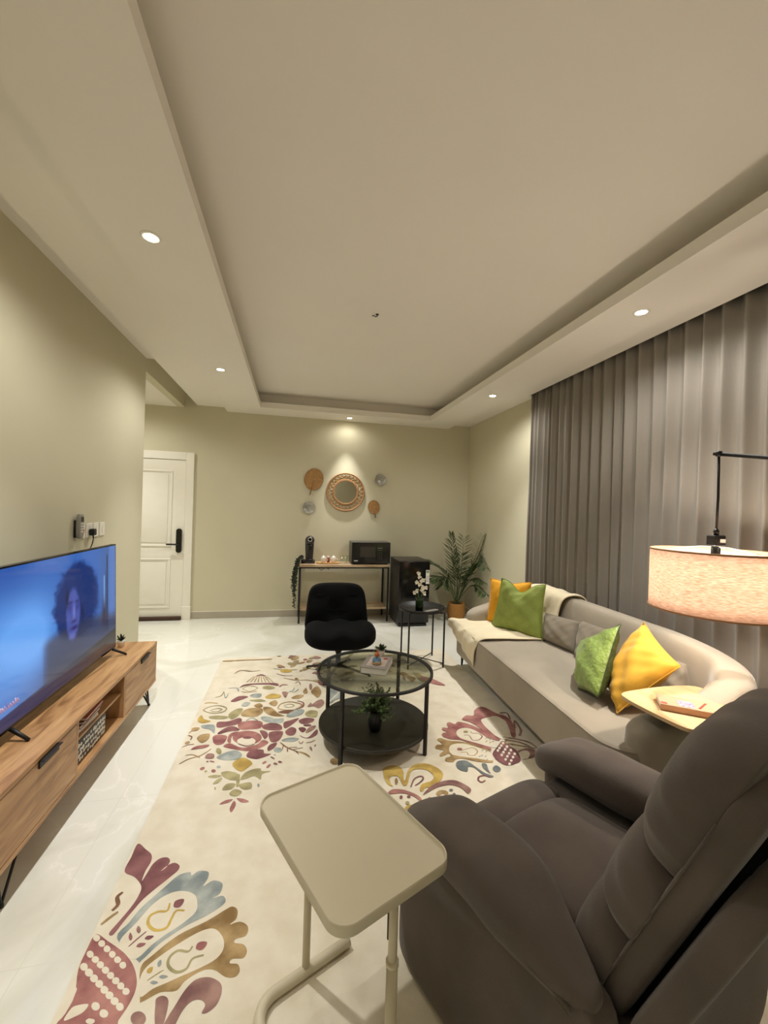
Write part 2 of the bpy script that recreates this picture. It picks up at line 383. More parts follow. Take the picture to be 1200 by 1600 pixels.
downlight(.706, 5.555, 2.73, 'lit recessed ceiling spot in the far soffit above the round wall mirror', 40, False, 54, 1.5)
downlight(2.0, 3.974, 2.73, 'lit recessed ceiling spot in the right soffit where the curtain begins')
downlight(2.0, 2.09, 2.73, 'lit recessed ceiling spot in the right soffit above the middle of the curtain')
downlight(.706, -1.18, 2.73, 'unseen recessed ceiling spot added by the wall behind the viewer, lighting the wall the mirror shows', 40, False, 70, 3)  # unseen spot added so the mirror reflects a lit wall
downlight(-.686, .24, 2.73, 'lit recessed ceiling spot in the left soffit beside the viewer, above the picture edge', 30, False, 62, 1)
downlight(-2.0, 5.0, 2.745, 'lit recessed ceiling spot in the hall by the entrance door, hidden behind the wall', HALL_W, True, 90, 10)
hk = MB().lathe([(.012, 2.94), (.012, 2.936)], (.562, 3.0, 0), 12).tube([(.562, 3.0, 2.94), (.562, 3.0, 2.925), (.55, 2.995, 2.918), (.53, 2.985, 2.921), (.522, 2.98, 2.912)], .0035, 6)
tag(hk.build('ceiling_hook', BLACK, None, (.562, 3.0, 2.94)), 'small dark hook and wire end in the middle of the recessed ceiling', 'hook')
# curtains
def curtain(y0, y1, edges, label, ph):
    def fold(y):
        for a, b in zip(edges, edges[1:]):
            if a <= y <= b:
                t = (y-a)/(b-a); return t
        return 0
    rnd = random.Random(3); amps = {round(a, 4): rnd.uniform(.75, 1.2) for a in edges}
    def fn(u, v):
        y = y0+(y1-y0)*u; z = .03+2.87*v
        wob = .012*math.sin(y*7+z*1.3)*(1-v)
        yy = min(max(y+wob, edges[0]), edges[-1]-1e-6); a = max(e for e in edges if e <= yy); t = fold(yy)
        sft = (.55-.45*math.cos(2*PI*t)) ; sh = sft**(1.0-.25*v)
        x = 2.534-.060*sh*amps[round(a, 4)]-.006*math.sin(y*3+z*2)*(1-v)
        return (x, y+.012*math.sin(2*PI*t)*(1-.3*v), z)
    n = max(80, int((y1-y0)/.007))
    m = MB().grid(fn, n, 14)
    o = m.build('curtain', CURT, None, (2.50, (y0+y1)/2, 0), solid=.002, fix=False)
    tag(o, label, 'curtain', 'full height curtains')
E1 = [2.700, 2.786, 2.915, 3.037, 3.152, 3.292, 3.385, 3.483, 3.56, 3.62, 3.70, 3.79, 3.86, 3.90]
E1 = [e*1.03 for e in E1]
curtain(E1[0], E1[-1], E1, 'far grey taupe curtain panel with close narrow folds, beside the bare wall corner', 0)
E2 = [2.70, 2.569, 2.453, 2.326, 2.218, 2.084, 1.978, 1.858, 1.737]
y = 1.737
while y > -1.6: y -= .125+.02*math.sin(y*9); E2.append(y)
E2 = sorted(e*1.03 for e in E2)
curtain(E2[0], E2[-1], E2, 'near grey taupe curtain panel with wide folds, behind the fabric drum lamp', 1)
# ================================================================ RUG
RUG_DATA = """M,0,-614,1958 -572,1921 -539,1887 -529,1849 -536,1806 -534,1761 -526,1796 -518,1835 -498,1860 -470,1860 -454,1839 -460,1810 -477,1795 -459,1817 -434,1827 -410,1808 -410,1786 -425,1767 -450,1739 -479,1708 -506,1673 -523,1637 -540,1599 -554,1561 -565,1556 -572,1569 -554,1608 -535,1653 -525,1694 -528,1736 -567,1783 -616,1819 -616,1887;T,0,-540,1543 -520,1593 -497,1645 -443,1713 -403,1761 -362,1769 -351,1752 -328,1768 -291,1758 -286,1727 -297,1694 -263,1713 -226,1692 -229,1650 -252,1636 -217,1639 -203,1616 -214,1598 -259,1570 -325,1543 -393,1498 -434,1453 -447,1454;
C,0,-527,1531 -495,1588 -462,1649 -421,1682 -372,1688 -322,1664 -302,1620 -305,1586 -339,1554 -379,1528 -416,1500 -453,1461 -496,1480;O,0,-430,1429 -405,1463 -341,1515 -255,1549 -199,1580 -175,1588 -155,1571 -155,1538 -175,1521 -141,1525 -112,1503 -114,1472 -146,1466 -150,1454 -120,1443 -106,1420 -115,1399 -149,1403 -156,1391 -130,1383 -122,1360 -136,1347 -164,1353 -201,1380 -239,1385 -283,1365 -303,1342 -349,1346 -394,1330 -402,1340;
C,0,-417,1421 -381,1455 -324,1490 -266,1516 -224,1515 -192,1481 -183,1443 -201,1413 -247,1394 -297,1381 -336,1370 -374,1360 -402,1344 -419,1376;R,0,-614,1570 -567,1539 -500,1489 -458,1445 -433,1404 -423,1368 -428,1331 -443,1295 -451,1279 -599,1308 -597,1341 -594,1386 -618,1460 -621,1526;C,0,-595,1554 -595,1546 -601,1543 -611,1549 -618,1558 -618,1566 -612,1568 -602,1563;C,0,-571,1531 -570,1523 -577,1521 -586,1526 -593,1535 -593,1543 -587,1545 -577,1540;
C,0,-546,1509 -546,1501 -553,1500 -562,1504 -568,1513 -568,1521 -562,1523 -553,1518;C,0,-523,1488 -523,1480 -529,1478 -538,1483 -544,1492 -544,1499 -538,1501 -529,1496;C,0,-499,1467 -500,1459 -506,1458 -515,1462 -521,1471 -521,1478 -514,1480 -506,1475;C,0,-477,1446 -477,1439 -484,1437 -492,1442 -498,1450 -498,1457 -491,1459 -483,1455;C,0,-592,1501 -591,1493 -598,1491 -607,1496 -614,1505 -615,1513 -608,1515 -599,1510;
C,0,-568,1480 -568,1473 -575,1471 -584,1476 -591,1484 -591,1492 -585,1494 -575,1489;C,0,-546,1460 -546,1453 -552,1451 -561,1456 -568,1464 -568,1472 -562,1474 -552,1469;C,0,-523,1440 -524,1433 -530,1431 -539,1436 -546,1445 -546,1452 -539,1454 -530,1449;C,0,-502,1421 -502,1414 -508,1412 -517,1417 -524,1425 -523,1433 -517,1434 -508,1430;C,0,-480,1402 -481,1395 -487,1394 -496,1398 -502,1406 -502,1414 -495,1415 -486,1411;
C,0,-460,1384 -460,1377 -466,1376 -475,1380 -481,1388 -481,1395 -474,1397 -465,1392;C,0,-439,1366 -440,1359 -446,1358 -455,1362 -460,1370 -460,1377 -454,1378 -445,1374;C,0,-593,1463 -592,1455 -599,1453 -609,1458 -617,1468 -617,1476 -610,1478 -600,1473;C,0,-569,1442 -569,1434 -576,1432 -586,1437 -594,1447 -594,1455 -587,1457 -577,1452;C,0,-547,1422 -547,1414 -554,1412 -564,1417 -571,1426 -571,1434 -564,1436 -554,1431;
C,0,-525,1402 -525,1394 -532,1393 -541,1398 -548,1406 -548,1414 -541,1416 -531,1411;C,0,-503,1383 -503,1375 -510,1373 -520,1378 -526,1387 -526,1394 -519,1396 -510,1391;C,0,-482,1364 -482,1356 -489,1355 -498,1359 -505,1368 -505,1375 -498,1377 -488,1372;C,0,-461,1345 -462,1338 -468,1336 -478,1341 -484,1349 -484,1356 -477,1358 -467,1353;C,0,-441,1327 -441,1320 -448,1318 -457,1323 -463,1331 -463,1338 -456,1340 -447,1335;
C,0,-509,1341 -509,1334 -516,1332 -526,1337 -533,1346 -533,1354 -526,1355 -516,1350;C,0,-478,1318 -478,1310 -486,1309 -496,1314 -502,1322 -502,1330 -495,1331 -485,1326;C,0,-507,1305 -508,1301 -513,1299 -520,1301 -528,1305 -532,1310 -531,1313 -526,1315 -519,1313 -511,1310;C,0,-544,1353 -571,1356 -587,1351 -593,1323 -567,1327 -548,1336;C,0,-598,1406 -594,1386 -601,1351 -607,1343 -610,1389;V,0,-316,1249 -308,1277 -297,1299 -277,1339 -251,1362 -213,1361 -178,1340 -168,1314 -176,1283 -198,1267 -216,1268 -210,1285 -220,1300 -239,1306 -257,1301 -272,1283 -281,1259 -287,1243;
V,0,-352,1312 -355,1331 -338,1335 -320,1322 -315,1296 -317,1257 -336,1261 -347,1289;V,0,-368,1284 -369,1274 -377,1270 -390,1272 -403,1281 -411,1293 -410,1303 -402,1307 -389,1305 -376,1296;Y,10,-402,1644 -403,1614 -434,1616 -457,1604 -453,1574 -422,1547 -388,1549 -380,1580 -371,1608 -342,1603;M,0,-384,1625 -365,1619 -355,1631 -355,1650 -372,1653 -386,1646;M,5,-491,1506 -472,1527 -451,1548;M,0,-492,1525 -489,1533 -495,1545 -503,1554 -504,1546 -501,1535;
V,0,-474,1546 -470,1553 -475,1565 -484,1574 -487,1567 -484,1556;M,0,-448,1523 -436,1517 -426,1520 -421,1527 -433,1531 -444,1531;M,0,-466,1501 -454,1496 -444,1499 -439,1506 -451,1510 -462,1510;G,9,-285,1468 -295,1453 -328,1462 -349,1446 -346,1419 -316,1395 -288,1400 -276,1427 -243,1432;R,0,-272,1457 -254,1449 -243,1457 -240,1472 -257,1478 -271,1474;G,4,-397,1387 -377,1399 -357,1409;Y,0,-404,1409 -394,1408 -391,1415 -393,1425 -402,1425 -408,1419;
T,0,-376,1422 -370,1425 -370,1434 -375,1443 -380,1439 -382,1431;T,0,-365,1391 -355,1384 -345,1384 -338,1387 -347,1392 -358,1395;T,0,-387,1379 -378,1373 -369,1372 -363,1375 -371,1380 -381,1383;B,14,-587,1722 -599,1704 -585,1672 -596,1650;O,11,-573,1642 -594,1623 -612,1602;R,0,-318,2938 -232,2955 -165,2924 -169,2847 -240,2839 -303,2852;M,0,-162,2874 -100,2904 -39,2865 -33,2802 -95,2805 -144,2827;M,0,-110,2781 -27,2783 -29,2714 -56,2663 -96,2673;
M,0,-56,2653 -67,2602 -101,2568 -111,2601 -96,2639;R,0,-375,2660 -341,2692 -263,2631 -177,2653 -145,2698 -108,2658 -164,2602 -224,2588 -296,2615;R,0,-457,2783 -430,2805 -371,2778 -377,2702 -409,2682 -440,2712;M,0,-434,2829 -388,2891 -341,2893 -301,2839 -370,2832 -421,2809;M,0,-457,2911 -458,2970 -390,2969 -326,3005 -302,2966 -325,2919 -389,2900 -435,2892;R,0,-360,2716 -360,2794 -327,2825 -305,2816 -340,2764 -337,2695;
M,0,-172,2813 -133,2799 -115,2746 -131,2704 -147,2733;R,0,-153,2725 -167,2680 -208,2658 -263,2667 -311,2703 -334,2754 -324,2802 -281,2826 -224,2817 -174,2778;C,0,-188,2691 -196,2667 -222,2655 -257,2661 -287,2681 -301,2709 -293,2734 -267,2746 -231,2741 -201,2719;M,0,-216,2735 -220,2727 -234,2723 -251,2726 -265,2734 -272,2744 -267,2753 -254,2756 -237,2754 -222,2746;C,0,-278,2694 -279,2687 -282,2685 -287,2688 -289,2696 -288,2703 -285,2705 -281,2701;
C,0,-249,2686 -250,2679 -254,2677 -258,2681 -260,2688 -259,2695 -256,2698 -252,2694;C,0,-220,2679 -221,2672 -225,2670 -229,2673 -231,2681 -230,2688 -227,2690 -223,2686;C,0,-191,2671 -192,2665 -196,2662 -200,2666 -202,2673 -201,2680 -198,2683 -193,2679;M,9,-291,2679 -238,2643 -191,2655;T,0,-176,2998 -125,2990 -72,2951 -25,2954 -28,2893 -100,2902 -162,2944;T,13,-280,2946 -241,2993 -194,2945;T,0,-395,2548 -352,2594 -295,2607 -255,2562 -267,2519 -323,2510;
M,0,-227,2535 -207,2593 -137,2589 -126,2549 -86,2534 -148,2500 -181,2501;Y,0,-296,2463 -274,2513 -233,2521 -186,2463 -207,2424 -243,2394;G,0,-346,2401 -308,2408 -257,2379 -244,2326 -281,2326 -324,2358;G,0,-235,2324 -218,2379 -173,2405 -136,2403 -129,2380 -80,2369 -124,2353 -129,2306 -163,2341 -204,2325;G,17,-250,2372 -246,2320 -244,2265;G,0,-317,2254 -300,2299 -255,2291 -271,2252;G,0,-232,2287 -178,2290 -171,2241 -210,2239 -236,2270;
G,0,-277,2219 -256,2249 -217,2226 -227,2197 -256,2195;R,0,-313,2146 -288,2171 -254,2173 -271,2152;R,0,-235,2176 -202,2167 -173,2143 -206,2141;R,0,-247,2159 -233,2130 -247,2082 -259,2108;V,0,-461,2559 -452,2599 -417,2589 -410,2550 -430,2542;R,0,-442,2463 -442,2452 -449,2444 -459,2443 -466,2450 -466,2460 -459,2469 -449,2469;R,0,-377,2422 -379,2412 -386,2409 -396,2415 -401,2426 -400,2436 -392,2439 -382,2433;
T,0,-356,2456 -358,2448 -365,2445 -374,2450 -379,2460 -377,2468 -370,2471 -361,2466;G,0,-424,2432 -423,2425 -427,2420 -433,2420 -437,2425 -437,2431 -433,2436 -428,2436;R,0,-108,2466 -109,2456 -116,2447 -125,2443 -130,2446 -130,2456 -123,2465 -114,2469;R,0,-83,2432 -83,2421 -89,2409 -98,2401 -104,2404 -105,2414 -99,2427 -90,2435;M,0,-44,2429 -48,2423 -56,2424 -65,2431 -68,2439 -64,2445 -55,2444 -47,2437;
M,0,-19,2442 -23,2436 -32,2437 -40,2444 -43,2452 -39,2458 -30,2457 -22,2450;T,0,-23,2566 -30,2548 -47,2543 -65,2554 -73,2574 -67,2592 -49,2598 -31,2587;G,0,-382,2628 -376,2602 -379,2584 -391,2585 -405,2604 -412,2630 -408,2648 -396,2647;T,0,-57,2522 -59,2517 -63,2516 -68,2519 -71,2524 -69,2529 -64,2531 -59,2528;M,0,-63,2481 -68,2481 -77,2489 -86,2501 -88,2509 -83,2509 -74,2501 -65,2490;V,0,-398,2508 -402,2505 -413,2508 -424,2515 -429,2522 -425,2525 -414,2522 -403,2515;
V,0,-432,2518 -433,2513 -437,2512 -442,2514 -445,2520 -444,2525 -440,2526 -435,2523;T,0,-131,2258 -132,2248 -136,2244 -140,2249 -143,2260 -142,2270 -138,2273 -133,2268;G,0,-350,2271 -350,2263 -353,2260 -356,2264 -359,2273 -359,2281 -357,2284 -353,2280;G,0,-411,2376 -383,2387 -338,2374 -370,2360;G,0,-373,2311 -353,2351 -331,2353 -346,2315;B,9,-35,2650 9,2586 76,2528;O,14,76,2531 111,2507 140,2467;B,6,-14,2626 -18,2598 -22,2571;
B,7,9,2586 9,2562 10,2539;B,6,18,2585 43,2584 68,2583;B,6,49,2554 63,2531 76,2508;B,6,41,2560 72,2566 103,2571;M,0,81,2906 132,2936 188,2910 161,2863 100,2857;M,0,86,2714 134,2679 196,2770 198,2714 153,2671 106,2684;M,0,-8,2774 30,2825 64,2791 50,2728 12,2725;M,0,-20,2892 20,2916 84,2937 25,2845 -14,2818;M,0,165,2829 160,2820 145,2817 128,2820 115,2827 110,2837 115,2846 129,2849 147,2847 160,2839;M,0,79,2807 109,2812 128,2781 107,2746 87,2768;
V,0,133,2780 159,2814 194,2818 177,2773 126,2734;T,0,-25,2678 22,2697 80,2676 45,2647 -15,2660;V,7,123,2621 151,2625 180,2642;V,7,77,2645 91,2617 105,2640;V,0,145,2576 142,2556 148,2537 156,2526 157,2544 154,2565;V,0,172,2571 178,2573 182,2583 182,2594 176,2591 171,2583;O,0,-320,3052 -289,3125 -196,3134 -169,3073 -207,3009 -278,3014;O,0,-170,3142 -111,3121 -65,3035 -17,2984 -105,3002 -160,3072;G,0,-404,3065 -363,3136 -314,3136 -331,3043 -374,2993;
G,0,-530,3053 -472,3059 -399,3033 -425,3005 -510,3023;G,11,-591,3160 -558,3200 -499,3215 -435,3170 -442,3115 -499,3097 -553,3121 -591,3160;G,9,-542,3141 -501,3169 -463,3152 -483,3121 -529,3128;Y,0,-600,3022 -585,3083 -559,3026 -507,2988 -562,2970;T,0,-555,2936 -478,2934 -456,2827 -493,2879 -539,2901;O,13,-67,3103 -48,3171 17,3197 84,3163 105,3124 61,3072 -3,3070 -62,3097;G,9,-26,3143 18,3161 50,3132 18,3108 -20,3124;
M,13,73,3206 117,3170 110,3099 61,3079;B,0,-65,3046 -3,3070 61,3049 8,3013;T,0,-4,2993 72,3070 122,3051 102,2987 30,2960;M,0,-418,3275 -368,3348 -298,3332 -339,3288 -390,3258;T,0,-286,3351 -260,3374 -203,3366 -209,3306 -265,3315;Y,0,-170,3301 -123,3359 -53,3322 -60,3277 -129,3269;O,0,-136,3196 -94,3239 -71,3198 -90,3141;O,0,-242,3176 -202,3206 -176,3154 -207,3136;G,0,-283,3267 -207,3273 -160,3236 -215,3232;
T,0,-333,3190 -312,3239 -273,3224 -294,3172;V,0,-45,3375 2,3363 -17,3270;O,0,28,3258 74,3304 126,3291 85,3237;M,0,-384,3502 -348,3566 -230,3573 -96,3554 -79,3498 -155,3533 -276,3550 -355,3526;G,8,-357,3490 -309,3531 -240,3481 -299,3426 -356,3481;G,0,-102,3467 -111,3448 -135,3439 -165,3444 -191,3460 -202,3481 -194,3500 -169,3510 -138,3505 -112,3489;O,8,-362,3435 -320,3410 -241,3417;O,7,-340,3604 -316,3662 -291,3722;
O,8,-309,3599 -293,3659 -276,3720;O,7,-277,3595 -269,3655 -261,3718;O,8,-246,3590 -246,3652 -246,3716;O,7,-214,3586 -222,3649 -231,3714;O,7,-182,3581 -198,3645 -215,3711;O,8,-150,3577 -175,3642 -200,3709;O,7,-119,3572 -151,3639 -185,3707;M,0,-275,3726 -232,3763 -187,3714 -229,3730;T,12,-468,3506 -405,3505 -382,3438;R,15,-67,3476 -46,3511 -4,3505;V,10,57,3532 88,3558 102,3496;T,9,16,3394 51,3361 87,3411;
T,8,-7,3356 39,3390 51,3445;T,7,-454,3408 -464,3331 -492,3440;G,8,-544,3356 -504,3376 -494,3454;Y,10,-600,3258 -572,3273 -505,3251;O,0,121,3364 147,3431 156,3346 138,3316 123,3329;O,0,183,3355 236,3447 264,3352 253,3277 227,3237 206,3279;V,0,146,3094 175,3161 182,3131 218,3180 263,3198 272,3127 229,3063 192,3099;G,0,129,3005 168,3040 215,3014 205,2939 164,2939 133,2965;V,0,196,3439 192,3402 185,3380 178,3381 173,3405 172,3442 175,3479 182,3502 190,3501 195,3477;
O,13,-37,3654 64,3593 164,3579 256,3519;R,0,-559,2658 -531,2690 -463,2694 -475,2665 -524,2657;O,7,-589,2520 -551,2559 -499,2580 -471,2605 -442,2647;O,6,-577,2600 -536,2601 -488,2563;O,0,-552,2781 -532,2821 -484,2823 -480,2760 -512,2723;O,8,-615,2852 -593,2895 -563,2909;B,8,-613,2825 -586,2803 -587,2769;V,7,-616,2691 -591,2712 -553,2714;O,0,-611,2898 -598,2918 -561,2908 -570,2876 -597,2873;O,0,-584,2745 -583,2736 -588,2727 -595,2722 -604,2723 -609,2729 -610,2738 -606,2747 -598,2752 -590,2752;
G,12,-135,3881 -41,3840 78,3824;Y,0,32,3802 22,3779 -4,3768 -36,3772 -63,3790 -74,3816 -64,3840 -38,3852 -5,3847 22,3828;O,10,-463,3812 -407,3872 -327,3837 -251,3851;V,10,-104,3762 -38,3703 39,3693;V,10,-455,3844 -407,3872 -301,3833;O,0,38,4015 59,4003 84,4023 102,4054 81,4060 55,4049;O,0,93,3969 114,3958 139,3977 157,4007 137,4014 111,4003;V,0,164,3998 185,3987 210,4007 229,4037 208,4044 182,4033;
V,0,218,3933 238,3922 264,3942 283,3971 262,3978 236,3967;O,0,11,3905 32,3894 56,3913 72,3941 52,3948 27,3938;O,0,174,3865 194,3854 219,3873 237,3901 217,3907 191,3897;V,0,239,3802 259,3792 284,3809 302,3837 282,3843 257,3833;O,0,118,3801 138,3790 162,3808 179,3835 160,3841 135,3832;V,0,208,3719 228,3709 252,3726 270,3752 250,3758 225,3749;O,0,-601,4137 -466,4139 -189,4131 -188,4115 -463,4115 -594,4113;
R,0,1223,2739 1276,2790 1330,2781 1363,2844 1417,2890 1471,2886 1515,2786 1562,2734 1561,2628 1497,2483 1464,2479 1508,2596 1518,2698 1370,2485 1373,2466 1314,2568 1281,2662 1256,2707;C,0,1352,2702 1409,2736 1496,2745 1518,2656 1463,2506 1430,2457 1375,2469 1349,2572;R,0,1048,2659 1082,2647 1092,2702 1120,2718 1148,2689 1180,2713 1235,2683 1291,2610 1363,2468 1341,2450 1280,2499 1243,2443 1262,2378 1246,2357 1182,2424 1108,2491 1036,2517 1006,2561 1023,2592 1054,2596 1033,2628;
C,0,1111,2572 1146,2618 1210,2627 1255,2581 1294,2482 1329,2407 1299,2375 1258,2391 1192,2446 1117,2511;O,0,914,2429 935,2464 973,2465 957,2519 986,2535 1029,2500 1136,2460 1196,2411 1243,2351 1239,2333 1209,2294 1210,2248 1194,2236 1122,2255 1046,2298 1000,2303 966,2277 930,2295 941,2323 973,2333 976,2363 919,2342 918,2365 960,2398 944,2408;C,0,995,2408 1029,2449 1093,2455 1158,2418 1239,2333 1246,2288 1213,2254 1167,2267 1119,2290 1037,2322 991,2353;
M,7,1151,2542 1184,2533 1186,2478 1227,2475 1267,2510 1256,2549 1221,2555 1216,2580;G,0,1197,2577 1190,2569 1179,2566 1170,2567 1164,2574 1164,2582 1171,2590 1181,2594 1191,2592 1197,2586;O,7,1054,2363 1091,2357 1090,2329 1123,2320 1162,2356 1148,2396 1105,2390 1062,2381;R,0,1077,2393 1070,2385 1059,2380 1049,2382 1043,2389 1043,2398 1050,2407 1061,2411 1071,2409 1077,2402;G,0,1277,2482 1284,2482 1294,2490 1301,2499 1294,2498 1284,2492;
G,0,1293,2461 1301,2462 1310,2470 1317,2479 1310,2477 1301,2471;G,0,1257,2441 1264,2441 1273,2449 1280,2458 1273,2457 1264,2451;G,0,1276,2426 1283,2426 1292,2434 1299,2443 1292,2441 1282,2435;G,0,1299,2434 1306,2435 1315,2442 1322,2451 1315,2450 1306,2444;T,0,1188,2352 1195,2353 1203,2360 1210,2368 1203,2367 1194,2361;T,0,1206,2338 1213,2338 1222,2345 1228,2354 1221,2352 1213,2347;T,0,1159,2302 1166,2302 1174,2309 1180,2317 1174,2316 1165,2311;
T,0,1178,2291 1185,2292 1193,2298 1199,2306 1193,2305 1184,2300;T,0,1142,2297 1149,2298 1157,2304 1163,2312 1156,2311 1148,2306;T,0,1173,2262 1180,2262 1188,2269 1194,2276 1188,2275 1180,2270;M,0,1377,2439 1395,2376 1410,2321 1381,2227 1325,2200 1282,2193 1254,2212 1235,2267 1244,2319 1301,2374;C,0,1376,2413 1368,2403 1359,2400 1356,2405 1358,2416 1367,2425 1375,2429 1379,2423;C,0,1350,2389 1343,2379 1334,2376 1330,2381 1333,2391 1341,2401 1349,2404 1353,2399;
C,0,1325,2365 1318,2356 1310,2353 1306,2358 1308,2368 1316,2377 1324,2380 1328,2375;C,0,1301,2342 1294,2333 1286,2330 1282,2335 1284,2344 1292,2354 1300,2357 1304,2352;C,0,1380,2371 1372,2362 1364,2359 1360,2364 1363,2374 1371,2384 1379,2387 1383,2382;C,0,1353,2345 1346,2336 1338,2333 1334,2338 1336,2348 1344,2357 1352,2360 1356,2355;C,0,1327,2319 1320,2310 1312,2307 1308,2312 1310,2322 1318,2331 1326,2334 1330,2329;
C,0,1302,2294 1294,2285 1286,2282 1283,2287 1285,2297 1292,2305 1300,2308 1304,2303;C,0,1384,2331 1377,2322 1368,2319 1365,2324 1367,2334 1375,2343 1384,2346 1387,2341;C,0,1356,2303 1349,2294 1341,2291 1337,2296 1340,2305 1347,2314 1355,2317 1359,2312;C,0,1329,2275 1321,2266 1314,2264 1310,2268 1312,2278 1320,2286 1328,2289 1332,2284;C,0,1302,2248 1295,2240 1287,2237 1284,2241 1286,2251 1293,2259 1301,2262 1305,2257;
C,0,1389,2292 1381,2283 1373,2281 1369,2285 1372,2295 1380,2304 1388,2307 1391,2302;C,0,1359,2262 1352,2253 1344,2251 1340,2255 1343,2264 1350,2273 1358,2276 1362,2271;C,0,1331,2232 1323,2224 1315,2221 1312,2226 1314,2235 1322,2243 1329,2246 1333,2241;C,0,1303,2203 1296,2195 1288,2193 1284,2197 1287,2206 1294,2214 1302,2217 1305,2212;V,10,1400,2480 1470,2451 1544,2394 1558,2316;V,10,1401,2444 1471,2415 1520,2355;
O,10,1415,2459 1384,2412 1433,2387 1544,2326;V,14,1540,2571 1594,2665 1571,2547 1519,2479;V,13,1540,2783 1568,2790 1596,2774 1572,2689;V,0,1403,2309 1487,2336 1530,2304 1484,2248 1429,2242;C,0,1413,2299 1468,2314 1476,2281 1438,2240 1398,2240;D,0,979,2257 1005,2282 1054,2274 1083,2212 1110,2152 1147,2116 1117,2111 1090,2148 1071,2207 1039,2219 1018,2181 991,2192 973,2216;D,0,1133,2235 1157,2228 1144,2173 1141,2140 1126,2176 1123,2202;
D,0,1179,2188 1207,2205 1221,2186 1215,2161 1186,2146 1172,2162;M,10,1126,2112 1099,2130 1065,2126 1046,2099 1057,2080 1084,2091;Y,0,541,2261 557,2293 604,2306 643,2285 654,2242 636,2167 651,2177 679,2238 735,2291 807,2289 855,2243 871,2192 844,2138 776,2093 734,2088 713,2066 699,2073 726,2120 782,2135 813,2175 789,2233 731,2250 694,2229 666,2174 645,2130 623,2126 618,2170 613,2203 582,2214 561,2192 559,2155 566,2129 545,2147 535,2196;
M,9,659,2107 698,2169 742,2185 746,2161 718,2134 686,2115;O,0,602,2164 596,2149 590,2140 585,2141 583,2151 586,2166 591,2182 598,2191 603,2190 604,2180;R,0,531,2088 564,2106 617,2091 664,2053 688,2015 680,1989 657,2032 611,2066 556,2072 536,2073;M,0,595,2039 592,2032 587,2028 582,2029 580,2034 580,2042 584,2049 589,2053 593,2052 596,2047;M,0,637,2035 634,2030 629,2027 623,2028 619,2032 619,2038 622,2044 628,2047 634,2046 637,2041;
G,0,620,1992 615,1985 609,1982 603,1983 599,1988 599,1996 603,2003 609,2006 616,2005 620,2000;Y,0,585,1958 602,1976 637,1975 628,1945 602,1950;V,0,704,2037 768,2095 847,2124 915,2119 958,2074 973,2035 944,2005 924,2056 877,2088 806,2082 747,2057;O,0,776,2034 801,2055 835,2047 841,2023 823,2015 813,2032 786,2016;D,0,875,2046 871,2041 865,2039 859,2040 855,2044 856,2050 859,2055 865,2057 871,2056 875,2052;
D,0,876,2012 872,2007 867,2004 862,2005 859,2009 860,2015 864,2020 869,2023 874,2022 877,2018;D,0,863,1988 860,1985 856,1983 851,1984 849,1987 849,1991 852,1994 856,1996 860,1995 863,1992;R,0,891,1989 888,1984 880,1980 872,1978 865,1978 863,1981 866,1985 873,1990 882,1992 889,1992;V,0,888,1967 885,1964 877,1962 867,1961 861,1963 859,1966 862,1969 870,1971 879,1972 886,1970;D,0,773,1981 797,1969 826,1980 839,1962 806,1938 781,1947;
M,0,728,2014 738,2007 729,1981 753,1958 716,1954 696,1970 717,1990;O,0,306,2395 299,2378 285,2369 269,2371 257,2385 254,2404 261,2422 275,2431 291,2429 303,2415;O,0,984,3612 1037,3637 1065,3553 1104,3486 1050,3411 1036,3471 1014,3554;G,0,1108,3611 1162,3571 1191,3459 1182,3392 1127,3438;R,0,1131,3513 1166,3403 1242,3331 1312,3305 1277,3401 1209,3495;V,0,1011,3592 992,3536 989,3478 996,3441 1012,3493 1021,3555;
T,0,333,3411 362,3386 418,3337 408,3213 359,3175 310,3129;C,10,306,3138 355,3221 411,3318;G,0,38,4132 58,4126 82,4145 99,4172 79,4175 55,4163;O,0,261,3955 273,3930 292,3930 306,3945 294,3965 276,3974;V,0,-8,4136 19,4119 52,4143 76,4180 48,4191 14,4179;V,0,56,3996 69,3960 89,3958 105,3975 92,4005 72,4019;O,0,435,3522 455,3504 483,3509 506,3526 486,3540 458,3542;G,0,48,4016 55,3971 71,3956 87,3964 79,4002 64,4029;
G,0,259,3947 273,3902 298,3889 319,3898 305,3937 282,3963;O,0,227,3866 241,3845 260,3849 275,3864 262,3881 242,3886;O,0,54,3627 63,3605 77,3602 88,3611 79,3631 66,3641;G,0,243,3822 253,3798 270,3793 283,3799 273,3819 257,3832;G,0,492,3674 504,3650 524,3658 540,3681 527,3700 508,3702;G,0,96,3780 110,3774 125,3792 135,3818 121,3821 105,3810;V,0,393,3700 399,3669 414,3654 428,3655 421,3682 408,3704;O,0,-107,3952 -85,3907 -54,3890 -30,3895 -52,3935 -83,3963;
G,0,584,4134 600,4114 625,4133 644,4169 627,4183 603,4176;R,0,440,3528 460,3514 488,3520 510,3536 490,3547 462,3547;G,0,190,4085 211,4066 238,4084 258,4116 237,4130 210,4123;G,0,126,3850 147,3830 176,3836 197,3854 176,3870 147,3872;O,0,174,4030 182,3994 197,3987 211,3999 203,4030 188,4048;O,0,533,3687 549,3662 573,3674 593,3704 577,3723 553,3723;V,0,413,3844 430,3827 454,3839 473,3863 456,3876 432,3873;
